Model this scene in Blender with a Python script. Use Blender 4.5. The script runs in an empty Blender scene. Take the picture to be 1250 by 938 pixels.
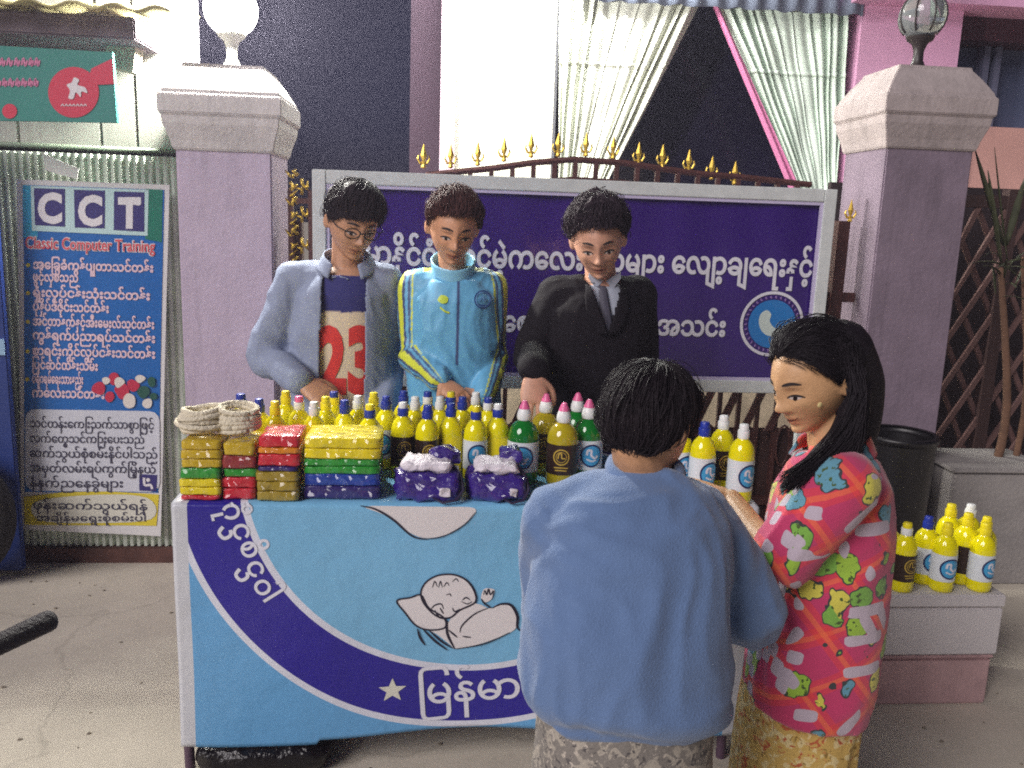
import bpy, bmesh, math, random
import numpy as np
from mathutils import Vector as V, Matrix as Mx, noise
random.seed(7); rng = np.random.default_rng(7)
sc = bpy.context.scene; C = sc.collection
rad = math.radians
# ------------------------------------------------------------------ camera
FPX, HC, PITCH, ROLL, YAW = 1050.0, 1.48, rad(10.9), rad(2.0), rad(-5.0)
cam = bpy.data.cameras.new('camera'); co = bpy.data.objects.new('camera', cam); C.objects.link(co)
M3 = Mx.Rotation(YAW, 3, 'Z') @ Mx.Rotation(math.pi/2-PITCH, 3, 'X') @ Mx.Rotation(ROLL, 3, 'Z')
co.matrix_world = Mx.Translation((0, 0, HC)) @ M3.to_4x4()
cam.sensor_width = 36; cam.lens = 36*FPX/1250; cam.clip_end = 500; cam.clip_start = 0.05
sc.camera = co
# ------------------------------------------------------------------ world, sun, exposure (night: dim sky, weak broad street light)
SUN_EL, SUN_AZ, SUN_STR, SKY_STR, HAZE = rad(31), rad(-47), 1.4, 0.004, .006
w = bpy.data.worlds.new('World'); sc.world = w; w.use_nodes = True
nt = w.node_tree; bg = nt.nodes['Background']
sky = nt.nodes.new('ShaderNodeTexSky'); sky.sky_type = 'NISHITA'; sky.sun_disc = False
sky.sun_elevation = SUN_EL; sky.sun_rotation = math.pi+SUN_AZ*-1; sky.ozone_density = 6
tn = nt.nodes.new('ShaderNodeMix'); tn.data_type = 'RGBA'; tn.blend_type = 'MULTIPLY'; tn.inputs[0].default_value = 1; tn.inputs[7].default_value = (.55, .42, .85, 1)
nt.links.new(sky.outputs[0], tn.inputs[6]); nt.links.new(tn.outputs[2], bg.inputs[0]); bg.inputs[1].default_value = SKY_STR
sd = bpy.data.lights.new('street_glow', 'SUN'); sd.energy = SUN_STR; sd.angle = rad(32); sd.color = (1.0, .94, .94)
so = bpy.data.objects.new('street_glow', sd); C.objects.link(so)
sdir = V((math.sin(SUN_AZ)*math.cos(SUN_EL), -math.cos(SUN_AZ)*math.cos(SUN_EL), math.sin(SUN_EL)))   # towards the light
so.rotation_euler = sdir.to_track_quat('Z', 'Y').to_euler(); so.location = (-3, -6, 6)
vs = sc.view_settings; vs.view_transform = 'Standard'; vs.look = 'None'; vs.exposure = 0.95; vs.gamma = 1
sc.cycles.max_bounces = 6; sc.cycles.filter_width = 1.9
sc.cycles.use_denoising = False; sc.cycles.sample_clamp_direct = 14; sc.cycles.sample_clamp_indirect = 1.2

def at(px, py, Y):
    """the point of the plane y = Y seen at that place of the photograph"""
    d = M3 @ V(((px-625)/FPX, -(py-469)/FPX, -1)); return V((0, 0, HC)) + d*(Y/d.y)
def gz(px, py, z):
    d = M3 @ V(((px-625)/FPX, -(py-469)/FPX, -1)); return V((0, 0, HC)) + d*((z-HC)/d.z)
def lin(c): c /= 255; return c/12.92 if c <= .04045 else ((c+.055)/1.055)**2.4
def S(r, g, b): return (lin(r), lin(g), lin(b))

# ------------------------------------------------------------------ materials
MATS = {}
def mat(name, col, rough=.6, metal=0, bump=0, bscale=60, var=0, vscale=6, coat=0, trans=0, emit=None, estr=0, spec=.5, bdist=.01, attr=False, sheen=0, alpha=None, streak=0, crinkle=0):
    if name in MATS: return MATS[name]
    m = bpy.data.materials.new(name); m.use_nodes = True; n = m.node_tree.nodes; l = m.node_tree.links
    p = n['Principled BSDF']; p.inputs['Roughness'].default_value = rough; p.inputs['Metallic'].default_value = metal
    p.inputs['Base Color'].default_value = (*col, 1); p.inputs['Coat Weight'].default_value = coat
    p.inputs['Coat Roughness'].default_value = .08
    p.inputs['Transmission Weight'].default_value = trans; p.inputs['Specular IOR Level'].default_value = spec
    p.inputs['Sheen Weight'].default_value = sheen
    if emit: p.inputs['Emission Color'].default_value = (*emit, 1); p.inputs['Emission Strength'].default_value = estr
    if alpha is not None: p.inputs['Alpha'].default_value = alpha
    tc = n.new('ShaderNodeTexCoord')
    src = None
    if attr:
        a = n.new('ShaderNodeAttribute'); a.attribute_name = 'Col'; src = a.outputs['Color']; l.new(src, p.inputs['Base Color'])
    if var:
        nz = n.new('ShaderNodeTexNoise'); nz.inputs['Scale'].default_value = vscale; nz.inputs['Detail'].default_value = 8; nz.inputs['Roughness'].default_value = .65
        l.new(tc.outputs['Object'], nz.inputs['Vector'])
        mr = n.new('ShaderNodeMapRange'); mr.inputs[1].default_value = .3; mr.inputs[2].default_value = .7
        mr.inputs[3].default_value = 1-var; mr.inputs[4].default_value = 1+var; l.new(nz.outputs[0], mr.inputs[0])
        mx = n.new('ShaderNodeMix'); mx.data_type = 'RGBA'; mx.blend_type = 'MULTIPLY'; mx.inputs[0].default_value = 1
        mx.inputs[6].default_value = (*col, 1)
        if src: l.new(src, mx.inputs[6])
        l.new(mr.outputs[0], mx.inputs[7]); l.new(mx.outputs[2], p.inputs['Base Color'])
    if streak:
        mp = n.new('ShaderNodeMapping'); mp.inputs['Scale'].default_value = (9, 9, .9); l.new(tc.outputs['Object'], mp.inputs[0])
        ns_ = n.new('ShaderNodeTexNoise'); ns_.inputs['Scale'].default_value = 2.2; ns_.inputs['Detail'].default_value = 7; ns_.inputs['Roughness'].default_value = .7; l.new(mp.outputs[0], ns_.inputs[0])
        n2 = n.new('ShaderNodeTexNoise'); n2.inputs['Scale'].default_value = 19; n2.inputs['Detail'].default_value = 5; n2.inputs['Roughness'].default_value = .8; l.new(tc.outputs['Object'], n2.inputs[0])
        m1_ = n.new('ShaderNodeMapRange'); m1_.inputs[1].default_value = .52; m1_.inputs[2].default_value = .78; m1_.inputs[3].default_value = 1; m1_.inputs[4].default_value = 1-streak; l.new(ns_.outputs[0], m1_.inputs[0])
        m2_ = n.new('ShaderNodeMapRange'); m2_.inputs[1].default_value = .66; m2_.inputs[2].default_value = .72; m2_.inputs[3].default_value = 1; m2_.inputs[4].default_value = 1-streak*.9; l.new(n2.outputs[0], m2_.inputs[0])
        mm = n.new('ShaderNodeMath'); mm.operation = 'MULTIPLY'; l.new(m1_.outputs[0], mm.inputs[0]); l.new(m2_.outputs[0], mm.inputs[1])
        ms = n.new('ShaderNodeMix'); ms.data_type = 'RGBA'; ms.blend_type = 'MULTIPLY'; ms.inputs[0].default_value = 1; ms.inputs[6].default_value = (*col, 1)
        if p.inputs['Base Color'].links: l.new(p.inputs['Base Color'].links[0].from_socket, ms.inputs[6])
        l.new(mm.outputs[0], ms.inputs[7]); l.new(ms.outputs[2], p.inputs['Base Color'])
    if crinkle:
        vc = n.new('ShaderNodeTexVoronoi'); vc.inputs['Scale'].default_value = crinkle; l.new(tc.outputs['Object'], vc.inputs[0])
        bc_ = n.new('ShaderNodeBump'); bc_.inputs['Strength'].default_value = .9; bc_.inputs['Distance'].default_value = .02; l.new(vc.outputs['Distance'], bc_.inputs['Height']); l.new(bc_.outputs[0], p.inputs['Coat Normal'])
    if bump:
        nb = n.new('ShaderNodeTexNoise'); nb.inputs['Scale'].default_value = bscale; nb.inputs['Detail'].default_value = 4
        l.new(tc.outputs['Object'], nb.inputs['Vector'])
        b = n.new('ShaderNodeBump'); b.inputs['Strength'].default_value = bump; b.inputs['Distance'].default_value = bdist
        l.new(nb.outputs[0], b.inputs['Height']); l.new(b.outputs[0], p.inputs['Normal'])
        if coat and not crinkle: l.new(b.outputs[0], p.inputs['Coat Normal'])
    MATS[name] = m; return m

# ------------------------------------------------------------------ mesh builder
class MB:
    def __init__(s): s.v = []; s.f = []
    def add(s, vs, fs):
        o = len(s.v); s.v += [tuple(x) for x in vs]; s.f += [tuple(i+o for i in f) for f in fs]; return s
    def box(s, a, b, rz=0, c=None):
        x0, y0, z0 = a; x1, y1, z1 = b
        vs = [V((x, y, z)) for z in (z0, z1) for y in (y0, y1) for x in (x0, x1)]
        if rz:
            c = V(c or ((x0+x1)/2, (y0+y1)/2, 0)); R = Mx.Rotation(rz, 3, 'Z'); vs = [R @ (q-c)+c for q in vs]
        return s.add(vs, [(0, 2, 3, 1), (4, 5, 7, 6), (0, 1, 5, 4), (2, 6, 7, 3), (0, 4, 6, 2), (1, 3, 7, 5)])
    def rbox(s, a, b, r=.01, n=3, bulge=0, seed=None, amp=.004, fq=22):
        """box with rounded edges, puffed by bulge"""
        a = V(a); b = V(b); c = (a+b)/2; h = (b-a)/2; r = min(r, min(h)*.98)
        bm = bmesh.new(); bmesh.ops.create_cube(bm, size=2)
        bmesh.ops.subdivide_edges(bm, edges=bm.edges[:], cuts=7, use_grid_fill=True)
        vs = []
        for q in bm.verts:
            p = V((q.co.x*h.x, q.co.y*h.y, q.co.z*h.z)); k = V([max(-(h[i]-r), min(h[i]-r, p[i])) for i in range(3)])
            d = p-k
            if d.length > 1e-9: p = k+d.normalized()*r
            u = q.co
            if bulge: p += V((u.x*(1-u.y**2)*(1-u.z**2), u.y*(1-u.x**2)*(1-u.z**2), u.z*(1-u.x**2)*(1-u.y**2)))*bulge
            if seed is not None:
                nv = noise.noise_vector(p*fq+V((seed*3.1, 0, seed))); p += nv*amp
            vs.append(p+c)
        bm.verts.index_update(); s.add(vs, [[q.index for q in f.verts] for f in bm.faces]); bm.free(); return s
    def ring_loft(s, rings, cap=True, close=True):
        n = len(rings[0]); vs = [p for r in rings for p in r]; fs = []
        for i in range(len(rings)-1):
            for j in range(n if close else n-1):
                k = (j+1) % n; fs.append((i*n+j, i*n+k, (i+1)*n+k, (i+1)*n+j))
        if cap: fs += [tuple(range(n))[::-1], tuple((len(rings)-1)*n+j for j in range(n))]
        return s.add(vs, fs)
    def lathe(s, prof, n=20, c=(0, 0, 0), sx=1, sy=1, cap=True):
        c = V(c); return s.ring_loft([[c+V((r*sx*math.cos(t), r*sy*math.sin(t), z)) for t in [2*math.pi*j/n for j in range(n)]] for r, z in prof], cap)
    def tube(s, pts, r, n=8, r2=None, flat=None, cap=True):
        pts = [V(p) for p in pts]; rr = r if isinstance(r, (list, tuple)) else [r]*len(pts); rings = []; up = None
        for i, p in enumerate(pts):
            t = (pts[min(i+1, len(pts)-1)]-pts[max(i-1, 0)]).normalized()
            if up is None:
                up = V((0, 0, 1)) if abs(t.z) < .9 else V((0, 1, 0))
                if flat: up = V(flat)
            x = t.cross(up).normalized(); up = x.cross(t).normalized()
            rings.append([p+(x*math.cos(a)+up*math.sin(a)*(r2 or 1))*rr[i] for a in [2*math.pi*j/n for j in range(n)]])
        return s.ring_loft(rings, cap)
    def limb(s, pts, rr, n=14, sub=4, squash=None):
        """smooth tapered tube with round ends through pts"""
        P = [V(p) for p in pts]; path = []; rad_ = []
        for i in range(len(P)-1):
            p0, p1, p2, p3 = P[max(i-1, 0)], P[i], P[i+1], P[min(i+2, len(P)-1)]
            for k in range(sub):
                t = k/sub; path.append(.5*((2*p1)+(p2-p0)*t+(2*p0-5*p1+4*p2-p3)*t*t+(3*p1-p0-3*p2+p3)*t**3)); rad_.append(rr[i]*(1-t)+rr[i+1]*t)
        path.append(P[-1]); rad_.append(rr[-1])
        a = (path[0]-path[1]).normalized(); b = (path[-1]-path[-2]).normalized()
        r0, r1 = rad_[0], rad_[-1]
        pre = [path[0]+a*r0*k for k in (.98, .8, .45)]; prr = [r0*k for k in (.2, .6, .9)]
        post = [path[-1]+b*r1*k for k in (.45, .8, .98)]; por = [r1*k for k in (.9, .6, .2)]
        return s.tube(pre+path+post, prr+rad_+por, n)
    def ell(s, c, r, R=None, nu=20, nv=14):
        c = V(c); R = R or Mx.Identity(3); vs = []; fs = []
        for i in range(1, nv):
            th = math.pi*i/nv
            for j in range(nu):
                ph = 2*math.pi*j/nu
                vs.append(c+R @ V((r[0]*math.sin(th)*math.cos(ph), r[1]*math.sin(th)*math.sin(ph), r[2]*math.cos(th))))
        t = len(vs); vs += [c+R @ V((0, 0, r[2])), c-R @ V((0, 0, r[2]))]
        for i in range(nv-2):
            for j in range(nu): k = (j+1) % nu; fs.append((i*nu+j, (i+1)*nu+j, (i+1)*nu+k, i*nu+k))
        for j in range(nu): k = (j+1) % nu; fs += [(t, j, k), (t+1, (nv-2)*nu+k, (nv-2)*nu+j)]
        return s.add(vs, fs)
    def sheet(s, fn, nu, nv):
        """grid surface fn(u,v), u v in 0..1"""
        return s.add([fn(i/nu, j/nv) for j in range(nv+1) for i in range(nu+1)],
                     [(j*(nu+1)+i, j*(nu+1)+i+1, (j+1)*(nu+1)+i+1, (j+1)*(nu+1)+i) for j in range(nv) for i in range(nu)])
    def prism(s, poly, y0, y1):
        """outline in x,z extruded along y"""
        n = len(poly); vs = [V((x, y0, z)) for x, z in poly]+[V((x, y1, z)) for x, z in poly]
        return s.add(vs, [tuple(range(n)), tuple(range(2*n-1, n-1, -1))]+[(i, i+n, (i+1) % n+n, (i+1) % n) for i in range(n)])
def build(name, mb, m, parent=None, smooth=False, world=False, bevel=0, solid=0):
    me = bpy.data.meshes.new(name)
    vs = mb.v
    if world and parent is not None: o_ = wloc(parent); vs = [(x-o_.x, y-o_.y, z-o_.z) for x, y, z in vs]
    me.from_pydata(vs, [], mb.f); me.validate()
    bm = bmesh.new(); bm.from_mesh(me); bmesh.ops.recalc_face_normals(bm, faces=bm.faces[:])
    if bevel: bmesh.ops.bevel(bm, geom=[e for e in bm.edges if len(e.link_faces) == 2 and e.calc_face_angle(0) > .6], offset=bevel, segments=2, affect='EDGES')
    bm.to_mesh(me); bm.free()
    me.materials.append(m)
    if smooth:
        for p in me.polygons: p.use_smooth = True
        if smooth == 'auto':
            try: me.set_sharp_from_angle(angle=rad(40))
            except Exception: pass
    o = bpy.data.objects.new(name, me); C.objects.link(o)
    if parent is not None: o.parent = parent
    if solid: md = o.modifiers.new('thickness', 'SOLIDIFY'); md.thickness = solid; md.offset = 0
    return o
def wloc(o):
    p = V(o.location)
    while o.parent is not None: o = o.parent; p = p+V(o.location)
    return p
def tag(o, label, cat, group=None, kind=None):
    o['label'] = label; o['category'] = cat
    if group: o['group'] = group
    if kind: o['kind'] = kind
    return o
def thing(name, label, cat, loc=(0, 0, 0), group=None):
    o = bpy.data.objects.new(name, None); C.objects.link(o); o.location = loc; o.empty_display_size = .1; return tag(o, label, cat, group)
def struct(name, mb, m, **k):
    o = build(name, mb, m, **k); o['kind'] = 'structure'; return o
def dup(root, loc, rz=0, label=None):
    def cp(o, par):
        c = o.copy(); C.objects.link(c); c.parent = par
        for ch in o.children: cp(ch, c)
        return c
    r = cp(root, None); r.location = loc; r.rotation_euler = (0, 0, rz)
    if label: r['label'] = label
    return r

# ---- flat print: outlines and lettering in a (u, v) plane, mapped on a surface by fn(u, v, lift)
def fill2(poly, sub=0):
    bm = bmesh.new(); f = bm.faces.new([bm.verts.new((x, y, 0)) for x, y in poly])
    bmesh.ops.triangulate(bm, faces=[f])
    for _ in range(sub): bmesh.ops.subdivide_edges(bm, edges=bm.edges[:], cuts=1, use_grid_fill=True)
    bm.verts.index_update(); r = ([(q.co.x, q.co.y) for q in bm.verts], [[q.index for q in g.verts] for g in bm.faces]); bm.free(); return r
def smooth2(pts, n=5, closed=False):
    out = []; N = len(pts)
    for i in range(N if closed else N-1):
        g = (lambda k: pts[k % N]) if closed else (lambda k: pts[max(0, min(N-1, k))])
        p0, p1, p2, p3 = g(i-1), g(i), g(i+1), g(i+2)
        for k in range(n):
            t = k/n; out.append(tuple(.5*((2*p1[a])+(p2[a]-p0[a])*t+(2*p0[a]-5*p1[a]+4*p2[a]-p3[a])*t*t+(3*p1[a]-p0[a]-3*p2[a]+p3[a])*t**3) for a in (0, 1)))
    if not closed: out.append(tuple(pts[-1]))
    return out
def stroke2(pts, wd, n=4, closed=False, taper=False):
    P = smooth2(pts, n, closed); N = len(P); L = []
    for i, p in enumerate(P):
        a = P[(i-1) % N] if closed else P[max(i-1, 0)]; b = P[(i+1) % N] if closed else P[min(i+1, N-1)]
        dx, dy = b[0]-a[0], b[1]-a[1]; q = math.hypot(dx, dy) or 1
        h = wd/2*(1 if not taper else .35+.65*math.sin(math.pi*min(max(i/(N-1), .02), .98)))
        L += [(p[0]-dy/q*h, p[1]+dx/q*h), (p[0]+dy/q*h, p[1]-dx/q*h)]
    return L, [(2*i, 2*i+1, (2*i+3) % (2*N), (2*i+2) % (2*N)) for i in range(N if closed else N-1)]
def disc2(c, r, n=40, r0=0):
    if r0: return ([(c[0]+q*math.cos(t), c[1]+q*math.sin(t)) for t in [2*math.pi*j/n for j in range(n)] for q in (r0, r)],
                   [(2*j, 2*j+1, (2*j+3) % (2*n), (2*j+2) % (2*n)) for j in range(n)])
    return fill2([(c[0]+r*math.cos(2*math.pi*j/n), c[1]+r*math.sin(2*math.pi*j/n)) for j in range(n)])
GC = {}
def text2(s, size, bold=0., align='l', width=None):
    """outline of a line of writing as 2D islands; pieces that overlap get their own small lift later"""
    key = (s, bold)
    if key not in GC:
        c = bpy.data.curves.new('txt', 'FONT'); c.body = s; c.size = 1; c.offset = bold; c.resolution_u = 3
        o = bpy.data.objects.new('txt', c); C.objects.link(o); dg = bpy.context.evaluated_depsgraph_get(); dg.update()
        me = bpy.data.meshes.new_from_object(o.evaluated_get(dg))
        vs = [(q.co.x, q.co.y) for q in me.vertices]; fs = [list(p.vertices) for p in me.polygons]
        bpy.data.objects.remove(o); bpy.data.curves.remove(c); bpy.data.meshes.remove(me)
        par = list(range(len(vs)))
        def find(i):
            while par[i] != i: par[i] = par[par[i]]; i = par[i]
            return i
        for f in fs:
            for k in f[1:]: par[find(k)] = find(f[0])
        ids = {}; isl = [ids.setdefault(find(i), len(ids)) for i in range(len(vs))]
        GC[key] = (vs, fs, isl)
    vs, fs, isl = GC[key]
    xs = [x for x, _ in vs] or [0]; x0, x1 = min(xs), max(xs)
    if width: size = min(size, width/(x1-x0))
    ox = {'l': -x0, 'c': -(x0+x1)/2, 'r': -x1}[align]
    return [((x+ox)*size, y*size) for x, y in vs], fs, isl
def put(mb, shape, fn, lift, off=(0, 0), rot=0, cb=None):
    vs, fs = shape[0], shape[1]; isl = shape[2] if len(shape) > 2 else None
    c, s = math.cos(rot), math.sin(rot); out = []
    for i, (x, y) in enumerate(vs):
        a = off[0]+c*x-s*y; b = off[1]+s*x+c*y
        out.append(fn(a, b, lift+(0.00012*(isl[i] % 5) if isl else 0)))
    mb.add(out, fs); return mb
def wallfn(ox, y, oz): return lambda u, v, h: V((ox+u, y-h, oz+v))

# ================================================================== SETTING
concrete = mat('concrete', S(206, 197, 180), rough=.85, bump=.25, bscale=120, var=.14, vscale=2.2, bdist=.004, streak=.12)
_n = concrete.node_tree.nodes; _l = concrete.node_tree.links; _p = _n['Principled BSDF']; _t = _n.new('ShaderNodeTexCoord')
_d = _n.new('ShaderNodeTexNoise'); _d.inputs['Scale'].default_value = 3; _d.inputs['Detail'].default_value = 6; _l.new(_t.outputs['Object'], _d.inputs[0])
_s = _n.new('ShaderNodeVectorMath'); _s.operation = 'MULTIPLY_ADD'; _s.inputs[1].default_value = (.35, .35, .35); _l.new(_d.outputs['Color'], _s.inputs[0]); _l.new(_t.outputs['Object'], _s.inputs[2])
_v = _n.new('ShaderNodeTexVoronoi'); _v.feature = 'DISTANCE_TO_EDGE'; _v.inputs['Scale'].default_value = .75; _l.new(_s.outputs[0], _v.inputs[0])
_r = _n.new('ShaderNodeMapRange'); _r.inputs[1].default_value = .001; _r.inputs[2].default_value = .006; _r.inputs[3].default_value = .84; _r.inputs[4].default_value = 1; _l.new(_v.outputs['Distance'], _r.inputs[0])
_m = _n.new('ShaderNodeMix'); _m.data_type = 'RGBA'; _m.blend_type = 'MULTIPLY'; _m.inputs[0].default_value = 1; _l.new(_p.inputs['Base Color'].links[0].from_socket, _m.inputs[6]); _l.new(_r.outputs[0], _m.inputs[7]); _l.new(_m.outputs[2], _p.inputs['Base Color'])
struct('ground', MB().add([(-60, -30, 0), (60, -30, 0), (60, 120, 0), (-60, 120, 0)], [(0, 1, 2, 3)]), concrete)

lav = mat('lavender_paint', S(196, 180, 200), rough=.75, bump=.25, bscale=45, var=.10, vscale=5, streak=.22)
lavd = mat('dimmed_stained_lavender_paint', S(128, 113, 127), rough=.85, bump=.3, bscale=45, var=.15, vscale=7, streak=.35)  # base darkened for the weaker light on this pillar; streaks and mottle are stains
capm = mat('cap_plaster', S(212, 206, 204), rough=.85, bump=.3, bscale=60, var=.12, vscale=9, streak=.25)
capd = mat('darker_cap_plaster', S(172, 160, 158), rough=.9, bump=.3, bscale=60, var=.18, vscale=9, streak=.3)  # darker plaster with heavier streaks for the second cap
pink = mat('pink_paint', S(226, 170, 205), rough=.7, var=.08, vscale=3, bump=.1)
peach = mat('peach_paint', S(208, 160, 150), rough=.8, var=.1, vscale=3)
white_wall = mat('cream_paint', S(235, 232, 215), rough=.7, var=.06, vscale=3)
iron_brown = mat('brown_iron', S(84, 50, 46), rough=.5, var=.25, vscale=25)
iron_dark = mat('dark_iron', S(42, 34, 34), rough=.45)
gold = mat('gold_paint', S(212, 178, 70), rough=.35, metal=.55, var=.2, vscale=40)
steel = mat('brushed_aluminium', S(216, 220, 218), rough=.42, metal=.1, var=.1, vscale=20)
black_plastic = mat('black_plastic', S(24, 22, 24), rough=.4)
white_plastic = mat('white_plastic', S(235, 235, 230), rough=.4)

def pillar(x0, x1, y0, z1, ztop, m, mc, label):
    xc, hw = (x0+x1)/2, (x1-x0)/2; yc = y0+hw
    t = thing('gate_pillar', label, 'pillar', (xc, yc, 0), 'gate pillars')
    def sq(h, z): return [V((sx*h, sy*h, z)) for sx, sy in ((-1, -1), (1, -1), (1, 1), (-1, 1))]
    build('shaft', MB().ring_loft([sq(hw, 0), sq(hw, z1+.01)]), m, t, bevel=.006)
    H = ztop-z1; k = [(hw*1.004, 0), (hw*1.05, .02), (hw*1.09, .12), (hw*1.2, .30), (hw*1.22, .40), (hw*1.27, .42), (hw*1.27, .62), (hw*1.21, .65), (hw*1.2, .68), (hw*1.02, .84), (hw*.84, .97), (hw*.84, 1.0)]
    build('cap', MB().ring_loft([sq(h, z1+.003+H*q) for h, q in k]), mc, t, bevel=.003)
    return t
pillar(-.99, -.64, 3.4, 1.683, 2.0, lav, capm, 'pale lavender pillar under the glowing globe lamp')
pillar(1.758, 2.119, 3.4, 1.80, 2.125, lavd, capd, 'stained lavender pillar in dimmed paint under the unlit glass globe')

# globe lamps on the pillars
bulb = mat('glowing_glass', (1, 1, 1), emit=(1.0, .98, .90), estr=420)
clear = mat('clear_globe', S(200, 205, 205), rough=.08, trans=.75, spec=.6)
def globe_lamp(x, y, z, r, gm, fm, label, neck):
    t = thing('globe_lamp', label, 'lamp', (x, y, z), 'globe lamps on the gate pillars')
    build('base', MB().lathe([(.052, 0), (.052, .012), (.035, .02), (.026, .035), (.02, .05), (.02, neck*.6), (.03, neck*.8), (.05, neck*.9), (.056, neck)], 24), fm, t, smooth='auto')
    zc = neck+r*.86
    build('globe', MB().ell((0, 0, zc), (r, r, r), nu=32, nv=20), gm, t, smooth=True)
    return t, zc
p1 = at(288, 75, 3.575); t, zc = globe_lamp(-.815, 3.575, 2.0, .10, bulb, mat('lamp_white', S(225, 225, 215), rough=.4), 'white globe lamp switched on, on top of a pillar', .14)
t, zc = globe_lamp(1.94, 3.58, 2.125, .092, clear, iron_dark, 'unlit clear glass globe lamp with dark fittings', .14)
mb = MB()
for k in range(8):
    a = k*math.pi/4; mb.tube([(math.cos(a)*.094*math.sin(q), math.sin(a)*.094*math.sin(q), zc-.094*math.cos(q)) for q in [math.pi*i/12 for i in range(3, 11)]], .004, 6)
mb.lathe([(.001, zc+.085), (.03, zc+.088), (.02, zc+.1), (.006, zc+.12), (.001, zc+.125)], 14); build('fitting', mb, iron_dark, t, smooth=True)

# ------------------------------------------------------------------ house behind the gate
HY = 6.0
def hx(px, py=100, Y=HY): return at(px, py, Y).x
def hz(px, py, Y=HY): return at(px, py, Y).z
house = thing('house', 'pink house behind the gate with tall curtained windows', 'house', (hx(780), HY, 0))
def hb(name, a, b, m, **k): return build(name, MB().box(a, b), m, house, world=True, **k)
xL, xF, xM, xR = hx(500), hx(538), hx(556), hx(1030); top = 4.6
hb('side_wall', (xL-.0, HY+.1, 0), (xF, HY+5, top), mat('shaded_pink_paint', S(62, 42, 58), rough=.8, var=.1))  # pink darkened in its colour so the side wall reads as unlit
hb('window_frame', (xF, HY-.10, 0), (xM, HY+.06, top), mat('pale_pink_trim', S(215, 190, 205), rough=.6))
hb('lower_wall', (xM, HY-.06, 0), (xR, HY+.2, .75), mat('sand_render', S(150, 138, 120), rough=.9, var=.25, vscale=6))
hb('white_panel', (xM, HY-.02, .75), (hx(676), HY+.06, top), white_wall)
hb('mullion', (hx(676), HY-.05, .75), (hx(679), HY+.05, top), mat('grey_metal', S(110, 110, 118), rough=.4, metal=.4))
hb('window_pane', (hx(679), HY+.35, .75), (xR, HY+.4, top), mat('night_glass', S(22, 18, 40), rough=.2, spec=.6, var=.2, vscale=2))
hb('window_jamb', (hx(1012), HY+.02, .75), (xR, HY+.12, top), mat('grey_trim', S(170, 175, 185), rough=.5))
hb('column', (xR, HY-.18, 0), (hx(1148), HY+.25, hz(1090, 14)), pink)
hb('beam', (xR-.1, HY-.35, hz(1090, 17)), (xR+6, HY+.3, hz(1090, 17)+.42), pink)
hb('lintel', (hx(1148), HY-.05, hz(1200, 52)), (xR+6, HY+.28, hz(1090, 17)-.004), mat('dark_brown_wood', S(70, 42, 50), rough=.5))
hb('end_wall', (hx(1148), HY-.02, 0), (xR+6, HY+.3, hz(1200, 155)), peach)
hb('end_window', (hx(1148), HY+.2, hz(1200, 155)), (xR+6, HY+.24, hz(1200, 52)), mat('dull_glass', S(92, 102, 130), rough=.2, var=.12, vscale=3))
for px in (1150, 1208, 1222): build('window_bar', MB().box((hx(px), HY+.1, hz(1200, 154)), (hx(px)+.045, HY+.19, hz(1200, 52)-.002)), mat('window_bar_paint', S(120, 125, 150), rough=.4), house, world=True)
hb('porch_ceiling', (xF-.2, HY-1.1, 3.42), (xR+.2, HY-.12, 3.5), white_wall)
# curtains
def curtain(label, top2, bot2, m, edge=None, z0=1.0, n=17, y=HY-.12, ztop=3.25):
    t = thing('curtain', label, 'curtain', (hx(top2[0]), y, 0), 'tied back window curtains')
    za, zb = ztop, z0
    def ex(i, z):
        a = hx(top2[i], 20); b = hx(bot2[i], 215); zt, zl = hz(top2[i], 20), hz(bot2[i], 215); return a+(b-a)*(zt-z)/(zt-zl)
    def fn(u, v):
        z = za+(zb-za)*v; l, r = ex(0, z), ex(1, z); wd = r-l
        q = u+.012*math.sin(9*v+u*20)+.02*math.sin(5*u+3)
        ph = q*n*math.pi*2
        amp = .022+.018*math.sin(u*7+1)
        return V((l+wd*u+.012*math.sin(ph*.5+v*2), y+amp*math.sin(ph)+.006*math.sin(v*30+u*11), z))
    build('cloth', MB().sheet(fn, 260, 40), m, t, smooth=True, world=True, solid=.003)
    hem = MB().sheet(lambda u, v: fn(u, (.33+.012*v)) - V((0, .006, 0)), 200, 2); build('lace_band', hem, m, t, smooth=True, world=True, solid=.004)
    if edge:
        i, px0, px1 = edge
        def fe(u, v):
            z = za+(zb-za)*v; x = ex(i, z); wd = (px1+(px0-px1)*0)*.0057
            return V((x-.0+wd*(u-1)*(1-.0*v)*(.35+.65*v), y-.03+.012*math.sin(u*8+v*3), z))
        build('trim', MB().sheet(fe, 16, 30), mat('pink_trim', S(216, 130, 175), rough=.7), t, smooth=True, world=True, solid=.003)
    return t
sheer = mat('white_sheer', S(238, 240, 228), rough=.85); green_sheer = mat('pale_green_sheer', S(222, 236, 224), rough=.85)
curtain('white pleated curtain gathered to the pale wall panel', (679, 842), (677, 741), sheer, n=12)
curtain('pale green pleated curtain with a pink edge', (872, 1030), (958, 1012), green_sheer, edge=(0, 860, 16), n=13)
vb = MB().sheet(lambda u, v: V((hx(700)+(xR-hx(700))*u, HY-.2+.015*math.sin(u*90), hz(900, -40)+(hz(900, 20)-hz(900, -40))*v+.006*math.sin(u*60)*v)), 200, 4)
tag(build('curtain_valance', vb, mat('grey_blue_sheer', S(120, 128, 150), rough=.8), smooth=True, solid=.003), 'grey blue gathered valance above the curtains', 'valance')
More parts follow.
